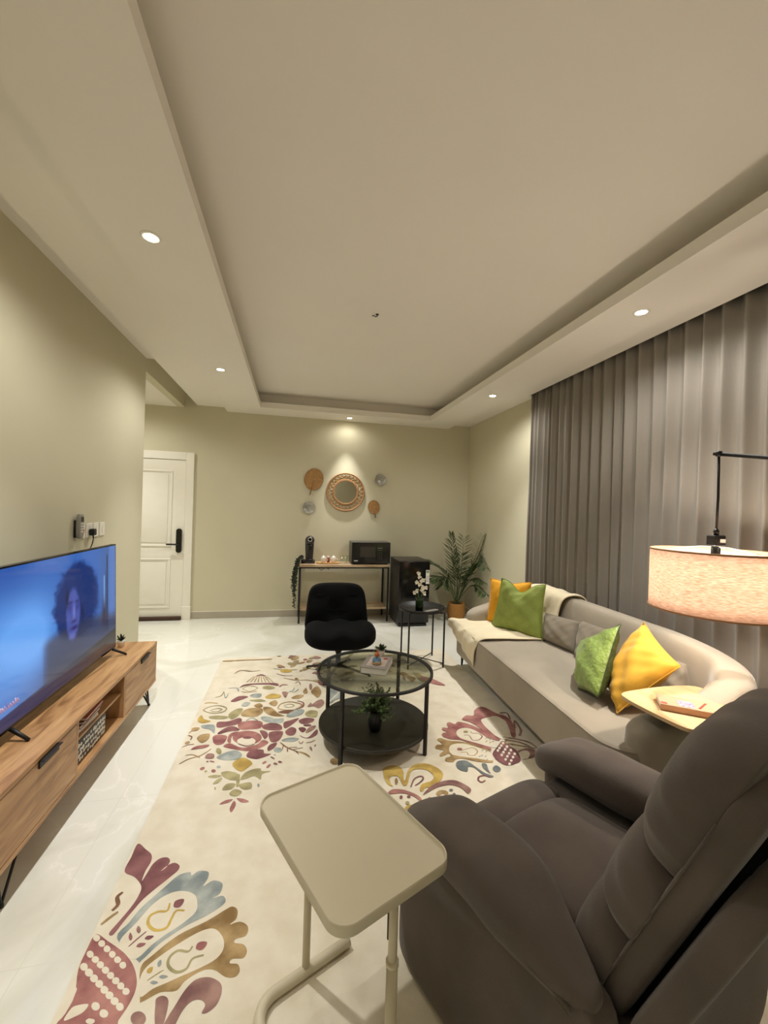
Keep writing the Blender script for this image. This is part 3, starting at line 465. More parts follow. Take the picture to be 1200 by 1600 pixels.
V,0,-98,3904 -78,3884 -53,3887 -34,3903 -54,3919 -80,3924;G,0,2,4192 19,4178 38,4194 51,4221 35,4231 15,4224;O,0,503,4040 527,4023 561,4032 588,4051 564,4064 530,4064;R,0,249,3497 263,3465 287,3457 306,3465 292,3493 269,3511;V,0,229,4116 251,4075 285,4074 312,4097 289,4132 256,4147;G,0,-11,3986 10,3947 40,3944 62,3961 41,3993 12,4009;R,0,232,3696 253,3677 281,3683 303,3702 282,3717 254,3719;G,0,206,3568 226,3546 256,3539 278,3543 258,3562 229,3575;
G,0,526,4049 549,4040 580,4061 604,4091 581,4095 550,4083;R,0,308,3744 323,3717 344,3724 361,3747 346,3769 325,3773;O,0,20,4091 46,4068 78,4088 100,4124 74,4141 42,4134;O,0,389,3530 394,3503 406,3488 419,3487 413,3511 402,3531;O,0,279,3583 298,3559 324,3561 345,3576 327,3595 300,3602;O,0,-117,4210 -104,4182 -87,4182 -75,4197 -87,4220 -104,4230;O,0,441,4132 462,4110 492,4108 517,4120 496,4139 466,4148;
O,0,427,3556 448,3537 479,3538 503,3549 482,3565 452,3571;G,0,558,3840 579,3823 610,3826 636,3840 614,3855 583,3858;G,0,481,3567 495,3540 517,3545 537,3565 522,3587 500,3593;V,0,440,4111 455,4067 481,4049 504,4052 490,4091 465,4120;R,0,137,4071 149,4045 166,4048 180,4066 167,4087 150,4094;R,0,233,3535 243,3515 258,3511 271,3517 261,3535 246,3545;V,14,888,3800 933,3822 976,3774;G,13,738,3711 781,3732 824,3686;
V,14,774,3939 820,3963 865,3913;G,14,696,3997 742,4022 789,3970;V,12,840,3677 884,3697 925,3652;G,13,758,3702 801,3722 844,3677;O,13,898,3828 945,3851 988,3802;V,13,755,3793 800,3815 843,3767;V,13,798,3844 844,3867 888,3818;O,13,704,3728 747,3749 790,3703;O,13,746,3680 789,3700 832,3655;V,14,892,3862 938,3885 982,3835;V,14,1031,3945 1080,3969 1123,3918;V,14,1042,3905 1090,3928 1133,3878"""
rug = MB(); rx0, rx1, ry0, ry1 = -.625, 1.625, .78, 4.205
rug.prism(rrect((rx1-rx0)/2, (ry1-ry0)/2, .01, 2, (rx0+rx1)/2, (ry0+ry1)/2), .001, .012, 0)
cols = {'C': 0, 'M': 1, 'R': 2, 'O': 3, 'Y': 4, 'T': 5, 'D': 6, 'V': 7, 'G': 8, 'B': 9}
lay = 0
def clip(p):
    def cl(pts, ax, lim, sg):
        out = []
        for i in range(len(pts)):
            a, b = pts[i-1], pts[i]; ia = sg*(a[ax]-lim) <= 0; ib = sg*(b[ax]-lim) <= 0
            if ia != ib: t = (lim-a[ax])/(b[ax]-a[ax]); out.append((a[0]+(b[0]-a[0])*t, a[1]+(b[1]-a[1])*t))
            if ib: out.append(b)
        return out
    for ax, lim, sg in ((0, rx0+.004, -1), (0, rx1-.004, 1), (1, ry1-.004, 1), (1, ry0+.004, -1)):
        if p: p = cl(p, ax, lim, sg)
    return p
def fillpoly(mb, pts, z, mi):
    from mathutils.geometry import tessellate_polygon
    if len(pts) < 3: return
    tr = tessellate_polygon([[Vector((a, b, 0)) for a, b in pts]])
    mb.add([(a, b, z) for a, b in pts], [tuple(t) for t in tr], mi, False)
for ent in RUG_DATA.replace('\n', '').split(';'):
    c, wd, ps = ent.split(',', 2); pts = [tuple(int(q)/1000 for q in p.split(',')) for p in ps.split(' ')]
    wd = int(wd)/1000; lay += 1; z = .0124+lay*.000012
    if wd:
        line = [Vector((p.x, p.y)) for p in catmull([(a, b, 0) for a, b in pts], 5)]; n = len(line); L = []; R = []
        for i, p in enumerate(line):
            dd = (line[min(i+1, n-1)]-line[max(i-1, 0)]); dd = dd.normalized() if dd.length > 1e-9 else Vector((1, 0)); nn = Vector((-dd.y, dd.x))*wd*.5*(.45+.55*math.sin(PI*(.12+.76*i/(n-1))))
            L.append(tuple(p+nn)); R.append(tuple(p-nn))
        for i in range(n-1): fillpoly(rug, clip([L[i], L[i+1], R[i+1], R[i]]), z, cols[c])
    else:
        sm = [(p.x, p.y) for p in catmull([(a, b, 0) for a, b in pts], 4, True)]
        fillpoly(rug, clip(sm), z, cols[c])
def rugm(n, a, b): return mat('rug_'+n, rgb(*a), .95, col2=rgb(*b), vscale=11, bump=.15, bscale=260, sheen=.15, detail=5)
rugo = rug.build('patterned_rug', [rugm('cream', (228, 219, 200), (218, 208, 186)), rugm('maroon', (108, 66, 68), (146, 98, 98)), rugm('rose', (182, 130, 120), (138, 84, 84)),
    rugm('ochre', (186, 158, 112), (132, 104, 64)), rugm('yellow', (208, 178, 96), (170, 140, 72)), rugm('teal', (180, 184, 176), (124, 134, 134)), rugm('slate', (96, 104, 106), (124, 130, 128)),
    rugm('mauve', (170, 134, 122), (120, 84, 82)), rugm('olive', (180, 170, 126), (140, 130, 92)), rugm('brown', (112, 78, 58), (136, 98, 72))], None, ((rx0+rx1)/2, (ry0+ry1)/2, 0), fix=False)
tag(rugo, 'cream rug with maroon, ochre and slate folk flower pattern on the tiled floor', 'rug')
# ================================================================ LEFT WALL: media console, television
def tri_leg(m, x, y, z, sx, sy):
    for dx, dy in ((.0, .11), (.10, .0), (.10, .11)):
        m.tube([(x+sx*dx*.2*0, y, .006), (x-sx*dx, y-sy*dy, z)], .0055, 6)
    m.tube([(x, y, .0), (x, y, .012)], .008, 8)
CX, CY0, CY1 = -.967, 1.56, 3.37
con = thing('media_console', 'long oak media console with black hairpin legs below the television', 'tv console', ((CX-1.38)/2, (CY0+CY1)/2, 0))
off = con.location
def cpart(name, m, mt, par=None): return m.build(name, mt, par or con, off)
b = MB()
b.box(-1.385, CX, CY0, CY1, .437, .459, .0015)
b.box(-1.385, CX, CY0, CY1, .161, .183, .0015)
cpart('carcass_board', b, OAK)
b = MB().box(-1.385, -1.375, CY0+.02, CY1-.02, .183, .437)
cpart('back_panel', b, OAK)
for i, y in enumerate((CY0, 2.205, 2.768, CY1-.02)): cpart('divider' if i in (1, 2) else 'end_panel', MB().box(-1.375, CX-.002, y, y+.02, .183, .437, .001), OAKZ)
cpart('shelf', MB().box(-1.375, CX-.02, 2.225, 2.768, .322, .336, .001), OAK)
for (y0, y1, hy) in ((2.79, 3.348, 3.11), (CY0+.022, 2.203, 1.97)):
    dr = cpart('drop_door', MB().box(CX-.020, CX-.001, y0, y1, .186, .434, .0015), OAK)
    cpart('pull', MB().box(CX-.001, CX+.006, hy-.07, hy+.07, .408, .440, .001).box(CX-.001, CX+.020, hy-.07, hy+.07, .436, .440, .001), BLACK, dr)
for (x, y, sx, sy) in ((CX-.03, CY1-.05, 1, 1), (-1.34, CY1-.05, -1, 1), (CX-.03, 1.75, 1, -1), (-1.34, 1.75, -1, -1)):
    m = MB()
    for dx, dy in ((.0, .10), (.09, .0)):
        m.tube([(x, y, .006), (x-sx*dx*.9, y-sy*dy, .160)], .0055, 6)
    m.tube([(x, y, .006), (x-sx*.02, y+sy*.01, .160)], .0055, 6); m.lathe([(.009, 0), (.009, .01), (.005, .014)], (x, y, 0), 10)
    cpart('hairpin_leg', m, BLACK)
# books on the shelf and patterned box
def book(name, label, loc, size, rot, mt, cover2=None, group=None, cat='book', page=PAPER):
    t = thing(name, label, cat, loc, rot, group); L, W, T = size
    MB().box(-L/2+.003, L/2-.003, -W/2+.003, W/2-.004, .0025, T-.0025).build('pages', page, t)
    m = MB().box(-L/2, L/2, -W/2, W/2, 0, .0025, .001).box(-L/2, L/2, -W/2, W/2, T-.0025, T, .001).box(-L/2, -L/2+.0025, -W/2, W/2, 0, T, .001)
    m.build('cover', mt, t); return t
bz = .3365
for i, (tk, mt, lb) in enumerate(((.022, PAPER, 'pale book at the bottom of the small pile inside the console'), (.016, REDB, 'red book second in the pile inside the console'), (.014, mat('brown_cover', rgb(120, 84, 64), .6), 'brown book third in the pile inside the console'), (.014, mat('rust_cover', rgb(172, 92, 70), .6), 'rust red book on top of the pile inside the console'))):
    book('book', lb, (-1.075+.006*i, 2.40+.008*i, bz), (.15+.0*i, .21, tk), .03*i-.04, mt, group='books in the console'); bz += tk+.0004
tag(MB().box(-1.16, -1.05, 2.236, 2.244, .3365, .425).build('card', PAPER, None, (-1.1, 2.24, .3365)), 'white card standing at the near end of the console shelf', 'card')
bx = MB().box(-1.24, -1.0, 2.24, 2.60, .184, .305, .006)
px = thing('patterned_box', 'black storage box with white petal pattern on the console floor', 'box', (-1.12, 2.42, .1835))
bx.build('box_body', BLACKP, px, px.location)
m = MB(); rr = random.Random(5)
for i in range(13):
    for j in range(4):
        y = 2.262+.026*i+.010*(j % 2)+rr.uniform(-.004, .004); z = .203+.026*j+rr.uniform(-.004, .004); ra = rr.uniform(.007, .0115); ph = rr.random()*3
        pts = [(-.9985, y+ra*1.25*math.cos(k*PI/5+ph), z+ra*math.sin(k*PI/5+ph)) for k in range(10)]
        if 2.25 < y < 2.59 and z < .296: m.add(pts, [tuple(range(10))], 0, False)
m.build('petal_pattern', PAPER, px, px.location)
# television
TVX = -1.145; TY0, TY1, TZ0, TZ1 = 1.865, 3.102, .512, 1.207
tv = thing('television', 'large flat television showing a blue film scene on the oak console', 'television', (TVX, (TY0+TY1)/2, .459))
tl = math.radians(1.6)
def tx(v):
    dz = v[2]-TZ0; return (v[0]-math.tan(tl)*dz, v[1], v[2])
def tvp(name, m, mt, par=None):
    m.v = [tx(v) for v in m.v]; return m.build(name, mt, par or tv, tv.location)
tvp('housing', MB().box(TVX-.028, TVX-.003, TY0, TY1, TZ0, TZ1, .003).box(TVX-.065, TVX-.026, TY0+.2, TY1-.2, TZ0+.02, TZ0+.42, .012), BLACKP)
# glass front bezel
m = MB(); bz_ = .008
for a, b_, c, d_ in ((TY0, TY1, TZ1-bz_, TZ1), (TY0, TY1, TZ0, TZ0+bz_*1.6), (TY0, TY0+bz_, TZ0, TZ1), (TY1-bz_, TY1, TZ0, TZ1)): m.box(TVX-.003, TVX, a, b_, c, d_)
tvp('bezel', m, BLACKG)
def gs(x, s): return math.exp(-(x/s)**2)
def lerp(a, b, t): return tuple(a[i]+(b[i]-a[i])*max(0, min(1, t)) for i in range(3))
def smooth(a, b, x):
    t = max(0, min(1, (x-a)/(b-a))); return t*t*(3-2*t)
from mathutils import noise as mn
def pic(u, v):
    # a film still: blue haze, a person with big curly hair, window frame at the right, painted console reflection below
    c = (58, 108, 190)
    c = lerp(c, (112, 176, 255), gs(u-.27, .16)*gs(v-.50, .26)*1.1+gs(u-.05, .2)*gs(v-.52, .3)*.7)
    c = lerp(c, (40, 80, 165), smooth(.72, 1.0, v)*.6*(1-smooth(.1, .4, u)))
    c = lerp(c, (62, 96, 150), smooth(.75, .95, u)*.7)
    n = mn.noise(Vector((u*18, v*14, 3.)))*.5+mn.noise(Vector((u*45, v*40, 1.)))*.3
    hr = ((u-.60)/.205)**2+((v-.60)/.34)**2
    ang = n*.42
    hair = 1-smooth(.72+ang, 1.12+ang, hr)
    c = lerp(c, (24, 48, 110), hair*(.92))
    c = lerp(c, (34, 72, 150), hair*smooth(.2, .7, n)*.6)
    # shoulders and coat below
    sh = smooth(.30, .38, u)*(1-smooth(.40, .50, v+.12*abs(u-.55)*2))
    c = lerp(c, (56, 62, 92), sh*.85*(1-smooth(.2, .8, 1-v)*0))
    # face
    fu, fv = (u-.555)/.062, (v-.515)/.215
    fd = fu*fu+fv*fv*(1+.25*(fv < 0)*fu*fu)
    face = 1-smooth(.62, 1.2, fd+n*.25)
    c = lerp(c, (84, 98, 182), face*.85)
    c = lerp(c, (58, 62, 140), face*(gs(u-.530, .016)*gs(v-.575, .030)+gs(u-.592, .016)*gs(v-.565, .030))*.95)
    c = lerp(c, (44, 48, 110), face*(gs(u-.528, .024)*gs(v-.615, .012)+gs(u-.594, .022)*gs(v-.608, .012))*.9)
    c = lerp(c, (126, 140, 220), face*gs(u-.562, .009)*gs(v-.53, .07)*.8)
    c = lerp(c, (46, 44, 100), face*gs(u-.563, .022)*gs(v-.455, .014)*.8)
    c = lerp(c, (50, 40, 100), face*gs(u-.565, .030)*gs(v-.400, .016)*.95)
    c = lerp(c, (108, 118, 200), face*gs(u-.545, .03)*gs(v-.34, .03)*.7)
    c = lerp(c, (20, 26, 60), gs(u-.505, .012)*gs(v-.66, .07)*.9+gs(u-.640, .013)*gs(v-.49, .07)*.6)
    # window frame
    c = lerp(c, (18, 34, 80), (1-smooth(.004, .008, abs(u-.898)))*(v > .20)*(v < .93))
    c = lerp(c, (150, 200, 250), gs(u-.865, .007)*(v > .42)*(v < .74)*.8)
    c = lerp(c, (30, 50, 100), (1-smooth(.0, .006, abs(u-.880)))*(v > .45)*(v < .78)*.8)
    c = lerp(c, (40, 34, 60), gs(u-.865, .026)*gs(v-.38, .12)*.85)
    c = lerp(c, (96, 140, 220), smooth(.91, .93, u)*smooth(.25, .4, v)*.6)
    # band at mid height; console reflection painted along the bottom edge
    c = lerp(c, (120, 180, 255), (v < .485)*(u < .33)*.25)
    lim = .075+.10*u
    c = lerp(c, (22, 40, 92), 1-smooth(lim-.006, lim+.004, v))
    c = lerp(c, (44, 34, 40), (1-smooth(lim-.006, lim+.004, v))*smooth(.3, .8, u)*.85)
    c = lerp(c, (34, 40, 66), gs(u-.5, .25)*(1-smooth(.05, .36, v))*.6)
    return c
NU, NV = 360, 200
m = MB().grid(lambda u, v: (TVX+.0004, TY0+bz_+(TY1-TY0-2*bz_)*u, TZ0+bz_*1.6+(TZ1-TZ0-2.6*bz_)*v), NU, NV)
scr = tvp('screen', m, [], None)
ca = scr.data.color_attributes.new('picture', 'FLOAT_COLOR', 'POINT')
buf = []
for j in range(NV+1):
    for i in range(NU+1):
        c = pic(i/NU, j/NV); buf += [s2l(c[0]), s2l(c[1]), s2l(c[2]), 1.0]
ca.data.foreach_set('color', buf)
SM, nt, bb = new_mat('screen_picture'); bb.inputs['Base Color'].default_value = (0.004, 0.004, 0.005, 1); bb.inputs['Roughness'].default_value = .08
at = node(nt, 'ShaderNodeVertexColor', layer_name='picture'); nt.links.new(at.outputs['Color'], bb.inputs['Emission Color']); bb.inputs['Emission Strength'].default_value = TV_E
scr.data.materials.append(SM)
# small red lettering at the lower left of the picture
ti = MB(); rnd = random.Random(8)
for i in range(8):
    y0 = TY0+.10+.0165*i; h_ = .020 if i % 3 else .026
    ti.tube([tx((TVX+.0022, y0+rnd.uniform(0, .004), TZ0+.094)), tx((TVX+.0022, y0+.004, TZ0+.094+h_)), tx((TVX+.0022, y0+.010, TZ0+.094+h_*rnd.uniform(.3, .9))), tx((TVX+.0022, y0+.012, TZ0+.096))], .0016, 4)
ti.build('screen_title', emit('red_letters', rgb(196, 70, 110), .12), tv, tv.location)
for y in (2.05, 3.06):
    m = MB().box(-1.215, -1.075, y-.012, y+.012, .4595, .466, .002)
    m = MB().tube([(-1.07, y-.02*(1 if y < 2.5 else -1), .464), (TVX-.015, y, .514)], [.007, .010], 8).tube([(-1.225, y-.02, .464), (TVX-.015, y, .514)], [.007, .010], 8)
    m.build('stand_foot', BLACK, tv, tv.location)
# plant behind the far corner of the tv
def succulent(x, y, z, r, h, label, potm, mleaf, n=18, name='potted_succulent', spread=.9, seed=1, lw=.012):
    t = thing(name, label, 'potted plant', (x, y, z)); rnd = random.Random(seed)
    MB().lathe([(r*.72, 0), (r*.95, h*.9), (r, h), (r*.9, h), (r*.86, h*.85), (.0001, h*.85)], n=20).build('pot', potm, t)
    m = MB()
    for i in range(n):
        a = rnd.random()*2*PI; e = rnd.uniform(.35, 1.35); L = r*rnd.uniform(1.3, 1.9)*spread
        d = Vector((math.cos(a)*math.cos(e), math.sin(a)*math.cos(e), math.sin(e)))
        m.leafblade((0, 0, h*.9), Vector((0, 0, h*.9))+d*L, lw, up=(-math.sin(a)*0+.01, .02, 1), cup=.3)
    m.build('leaves', mleaf, t); return t
succulent(-1.17, 3.262, .4595, .026, .042, 'tiny spiky succulent in a pale pot on the oak console behind the television', CUP, LEAFD, 26, seed=2, spread=1.15)
# wall sockets, handset
def plate(y0, y1, label, mid=None):
    t = thing('wall_plate', label, 'socket', (XL, (y0+y1)/2, 1.285), 0, 'wall plates above the television')
    MB().box(0, .009, -(y1-y0)/2, (y1-y0)/2, -.05, .05, .003).build('face_plate', WHITE, t); return t
p1 = plate(3.158, 3.226, 'white wall plate with a red switch beside the cordless handset'); MB().box(.009, .014, -.012, .012, -.014, .014, .003).build('rocker', REDI, p1)
p2 = plate(3.246, 3.332, 'white wall plate holding the black plug of the television'); MB().box(.009, .011, -.012, .012, .02, .036, .001).build('rocker', WHITE, p2)
p3 = plate(3.350, 3.428, 'white wall plate with a rocker, second from the right'); MB().box(.009, .013, -.010, .010, -.032, .030, .002).build('rocker', CUP, p3)
p4 = plate(3.446, 3.526, 'white wall plate with a rocker, rightmost of the row'); MB().box(.009, .013, -.010, .010, -.032, .030, .002).build('rocker', CUP, p4)
pl = thing('power_plug', 'black plug with a cable running down behind the television', 'plug', (XL+.01, 3.295, 1.272))
MB().box(.0, .032, -.026, .026, -.024, .024, .008).build('plug_body', BLACKP, pl)
MB().tube([(.018, 0, -.02), (.022, -.003, -.045), (.02, -.012, -.08), (.0, -.04, -.17), (.01, -.06, -.32), (.06, -.09, -.42)], [.006, .0035, .0035, .0035, .0035, .0035], 8).build('cable', BLACKP, pl)
hs = thing('cordless_handset', 'grey cordless remote handset held upright on the left wall', 'handset', (XL, 3.108, 1.322))
MB().box(0, .016, -.026, .026, -.078, .04, .006).build('holder', BLACKP, hs)
hb = MB().puff((.028, 0, 0), (.013, .030, .082), 6, 8).build('handset_body', GREYP, hs)
MB().box(.040, .0425, -.018, .018, .03, .062, .001).build('display', DARKG, hb)
m = MB()
for i in range(4):
    for j in range(3): m.box(.040, .0428, -.019+j*.014, -.010+j*.014, .012-i*.018, .022-i*.018, .001)
m.build('keys', PAPER, hb)
# ================================================================ FAR WALL: side console and what stands on it
ct = thing('console_table', 'narrow console table with oak boards on a thin black steel frame', 'table', (.69, 5.57, 0))
TX0, TX1, TY0_, TY1_ = .098, 1.286, 5.39, 5.752
o_ = ct.location
MB().box(TX0, TX1, TY0_, TY1_, .728, .762, .003).build('table_top', OAKX, ct, o_)
MB().box(TX0+.02, TX1-.02, TY0_+.02, TY1_-.01, .165, .190, .003).build('lower_shelf', OAKX, ct, o_)
for x in (TX0, TX1-.022):
    for y in (TY0_, TY1_-.022): MB().box(x, x+.022, y, y+.022, 0, .728, .001).build('leg', BLACK, ct, o_)
m = MB().box(TX0, TX1, TY0_, TY0_+.02, .712, .728).box(TX0, TX1, TY1_-.02, TY1_, .712, .728).box(TX0, TX0+.02, TY0_, TY1_, .712, .728).box(TX1-.02, TX1, TY0_, TY1_, .712, .728)
m.box(TX0, TX0+.02, TY0_, TY1_, .155, .168).box(TX1-.02, TX1, TY0_, TY1_, .155, .168); m.build('frame_rail', BLACK, ct, o_)
ex = thing('extension_socket', 'white strip of sockets on the wall under the console table top', 'socket strip', (.46, YB, .66))
MB().box(-.28, .28, -.04, 0, -.04, .02, .004).build('strip_body', WHITE, ex)
MB().tube([(-.16, -.045, .0), (-.12, -.06, .03), (-.06, -.06, -.02), (0, -.055, .02), (.05, -.05, -.01)], .004, 6).build('cable', BLACKP, ex)
# coffee maker
cm = thing('coffee_maker', 'round headed dark capsule coffee maker at the left end of the console table', 'coffee maker', (.228, 5.58, .7625))
MB().prism(rrect(.072, .10, .045), 0, .035, smooth=False).build('base', DARKG, cm)
m = MB().grid(lambda u, v: ((.050+.01*v)*math.cos(2*PI*u), .045+.045*math.sin(2*PI*u)-.03*math.sin(v*PI)*0, .03+.25*v), 24, 8); m.build('column', DARKG, cm)
MB().lathe([(.0001, -.05), (.040, -.05), (.058, -.03), (.062, 0), (.058, .03), (.040, .05), (.0001, .05)], n=28).build('head', DARKG, cm)
hd = cm.children[-1]; hd.data.transform(Matrix.Translation((0, -.01, .30)) @ Matrix.Rotation(PI/2, 4, 'X'))
MB().lathe([(.0001, 0), (.02, 0), (.022, .004), (.030, .004), (.030, 0)], n=24).build('button_ring', CHROME, hd); r_ = hd.children[-1]; r_.data.transform(Matrix.Translation((0, -.062, .315)) @ Matrix.Rotation(PI/2, 4, 'X'))
MB().box(-.028, .028, -.07, .0, .18, .245, .012).build('spout', BLACKP, cm)
MB().lathe([(.0001, .038), (.045, .038), (.048, .044), (.048, .05), (.0001, .05)], (0, -.055, 0), 24).build('drip_tray', BLACKP, cm)
# serving tray, cups
stry = tag(MB().lathe([(.0001, 0), (.15, 0), (.158, .012), (.154, .014), (.147, .005), (.0001, .005)], n=36).build('serving_tray', BAMB, None, (0, 0, 0)), 'shallow round bamboo tray under the two white cups', 'tray'); stry.location = (.475, 5.53, .7625); stry.scale = (1, .62, 1)
def cup(x, y, label):
    t = thing('coffee_cup', label, 'cup', (x, y, .7685), 0, 'white cups on the bamboo tray')
    MB().lathe([(.0001, 0), (.020, 0), (.026, .012), (.038, .058), (.040, .066), (.037, .066), (.034, .055), (.022, .012), (.0001, .010)], n=24).build('cup_body', CUP, t)
    MB().tube([(.034, 0, .050), (.052, 0, .05), (.056, 0, .034), (.046, 0, .020), (.028, 0, .018)], .004, 8).build('handle', CUP, t)
    MB().lathe([(.0001, .068), (.02, .068), (.036, .066), (.022, .082), (.009, .088), (.007, .10), (.0001, .102)], n=20).build('lid', CUP, t)
    return t
cup(.41, 5.52, 'white lidded cup on the bamboo tray next to the coffee maker'); cup(.545, 5.52, 'white lidded cup on the bamboo tray nearer the glasses')
tj = thing('small_jar', 'small brown jar between the two white cups', 'jar', (.478, 5.56, .7685)); MB().lathe([(.0001, 0), (.018, 0), (.02, .01), (.02, .06), (.014, .068), (.0001, .068)], n=16).build('jar_body', REDB, tj); MB().lathe([(.015, .0685), (.015, .085), (.0001, .085)], n=16).build('lid', CUP, tj)
for i, (x, y) in enumerate(((.655, 5.53), (.705, 5.49), (.735, 5.56))):
    g = MB().lathe([(.0001, 0), (.020, 0), (.022, .004), (.029, .11), (.0275, .11), (.0205, .008), (.0001, .008)], n=20).build('drinking_glass', CLEAR, None, (0, 0, 0)); g.location = (x, y, .7625)
    tag(g, ('clear drinking glass nearest the bamboo tray', 'clear drinking glass in front, between tray and microwave', 'clear drinking glass closest to the microwave')[i], 'glass', 'glasses on the console table')
# microwave
mw = thing('microwave', 'dark microwave oven with glossy door on the console table', 'microwave', (1.035, 5.56, .7625), 0)
MB().box(-.262, .262, -.135, .15, .012, .297, .006).build('oven_body', MICROG, mw)
dr = MB().box(-.262, .262, -.152, -.136, .012, .295, .004).build('door', MICROP, mw)
MB().box(-.15, .055, -.1535, -.152, .10, .235, .0).build('door_window', mat('oven_window', rgb(62, 58, 54), .12), dr)
MB().box(-.23, -.18, -.1535, -.152, .045, .055).build('maker_mark', PAPER, dr)
MB().box(.085, .150, -.1535, -.152, .218, .224).box(.085, .150, -.1535, -.152, .19, .192).build('display', GREYP, dr)
m = MB()
for i in range(4):
    for j in range(3): m.box(.085+j*.024, .101+j*.024, -.1535, -.152, .07+i*.026, .084+i*.026)
m.build('keys', DARKG, dr)
for x in (-.22, .22):
    for y in (-.11, .11): MB().lathe([(.014, 0), (.014, .0125)], (x, y, 0), 10).build('foot', BLACKP, mw)
# hanging trailing plant at the left end
hp = thing('trailing_plant', 'dark green string plant trailing over the left end of the console table', 'potted plant', (.150, 5.52, .7625))
MB().lathe([(.028, 0), (.036, .05), (.033, .05), (.028, .045), (.0001, .045)], n=18).build('pot', BLACKP, hp)
m = MB(); rnd = random.Random(11)
for i in range(20):
    a = rnd.uniform(PI*.7, PI*1.35); L = rnd.uniform(.18, .56); sx = rnd.uniform(.045, .11); sy = rnd.uniform(-.15, .06)
    pts = catmull([(0, 0, .05), (math.cos(a)*.03, sy*.4, .085), (-.035-sx*.4, sy*.8, .05), (-.045-sx*.6, sy, -.05), (-.05-sx*.75, sy, -L*.5), (-.055-sx*.7+rnd.uniform(-.02, .02), sy, -L)], 5)
    m.tube(pts, .0016, 4)
    for k in range(4, len(pts), 1):
        for q in range(2):
            d = Vector((rnd.uniform(-1, 1), rnd.uniform(-1, 1), rnd.uniform(-.9, .5))).normalized(); p = pts[k]+Vector((0, 0, rnd.uniform(-.012, .012)))
            m.leafblade(p, p+d*.024, .013, up=(.3, -1, .4))
m.build('trailing_stems', LEAFD, hp)
# mirror and wall ornaments
wm = thing('wall_mirror', 'round mirror in a wide woven rattan ring on the far wall', 'mirror', (.708, YB, 1.732))
def wallrot(o): o.data.transform(Matrix.Rotation(PI/2, 4, 'X')); return o
wallrot(MB().lathe([(.158, .018), (.0001, .018)], n=48, cap=False).build('mirror_glass', MIRROR, wm))
wallrot(MB().lathe([(.16, 0), (.0001, 0)], n=40, cap=False).build('mirror_back', BLACKP, wm)).location = (0, -.004, 0)
m = MB()
for R_, r in ((.262, .009), (.252, .006), (.176, .008), (.164, .008)): m.tube([(R_*math.cos(t*PI/32), R_*math.sin(t*PI/32), .016) for t in range(64)], r, 8, closed=True)
wallrot(m.build('ring', RATTAN, wm))
m = MB(); K = 26
for i in range(K):
    for sg in (1, -1):
        a0 = 2*PI*i/K; a1 = a0+sg*2*PI/K*1.5
        m.tube([(.176*math.cos(a0), .176*math.sin(a0), .014+.004*sg), (.214*math.cos((a0+a1)/2), .214*math.sin((a0+a1)/2), .016-.004*sg), (.254*math.cos(a1), .254*math.sin(a1), .014+.004*sg)], .0034, 5)
wallrot(m.build('woven_cane', PALMF, wm))
def fan(x, z, r, rot, label, hl):
    t = thing('palm_leaf_fan', label, 'fan', (x, YB, z), 0, 'palm leaf fans by the mirror'); m = MB(); n = 64; vs_ = [(0, -.010, -r*.55)]
    for i in range(n+1):
        a = -PI*.5+2*PI*i/n; R_ = r*(1-.04*math.cos(2*a)); vs_.append((R_*math.cos(a)*.97, -.010-(.006 if i % 2 else 0), R_*math.sin(a)*1.06))
    m.add(vs_, [(0, i+1, i+2) for i in range(n)], 0, False)
    o = m.build('fan_blade', PALMF, t, solid=.003)
    m = MB().tube([vs_[i+1] for i in range(n)], .004, 6, closed=True); m.build('bound_edge', RATTAN, o)
    MB().tube([(0, -.014, -r*.1), (0, -.016, -r*.7), (0, -.012, -r-hl)], [.003, .007, .006], 8).build('fan_handle', RATTAN, t)
    for c in t.children_recursive: c.data.transform(Matrix.Rotation(rot, 4, 'Y'))
    return t
fan(.262, 1.89, .135, .22, 'large tan palm leaf fan left of the round mirror', .09)
fan(1.118, 1.535, .086, -.2, 'small tan palm leaf fan below right of the round mirror', .07)
def shell(x, z, r, label):
    t = MB().lathe([(.0001, .012), (r*.45, .014), (r*.7, .022), (r*.95, .036), (r, .038), (r*.98, .030), (r*.7, .012), (.0001, .004)], n=30)
    t.v = [(a+(.05*r*math.sin(5*math.atan2(b_, a))), b_, c) for a, b_, c in t.v]
    o = wallrot(t.build('wall_dish', SILV, None)); o.location = (x, YB, z); return tag(o, label, 'dish', 'silver dishes by the mirror')
shell(1.20, 1.925, .082, 'silver grey dish above right of the round mirror'); shell(.205, 1.50, .084, 'silver grey dish below the large palm leaf fan')
# fridge
fg = thing('mini_fridge', 'black waist high mini fridge right of the console table', 'fridge', (1.556, 5.35, 0))
MB().box(-.205, .20, -.20, .26, .035, .835, .006).build('cabinet', mat('fridge_shell', rgb(44, 42, 42), .35, .2), fg)
MB().box(-.208, .203, -.20, .26, .835, .852, .006).build('top_cover', mat('fridge_top', rgb(64, 58, 52), .4), fg)
dr = MB().box(-.208, .205, -.255, -.205, .05, .845, .010).build('door', BLACKG, fg)
MB().box(.150, .198, -.2565, -.255, .555, .735).build('rating_label', PAPER, dr)
m = MB(); [m.box(.155, .155+.036*(1-.12*(i % 2)), -.2575, -.2565, .585+i*.016, .591+i*.016) for i in range(5)]
m.build('label_text', BLUEI, dr.children[-1]); MB().box(.155, .19, -.2575, -.2565, .70, .725).build('label_mark', mat('label_green', rgb(110, 140, 96), .6), dr.children[-1])
MB().box(-.19, .19, -.22, .25, 0, .035, .004).build('plinth', BLACKP, fg)
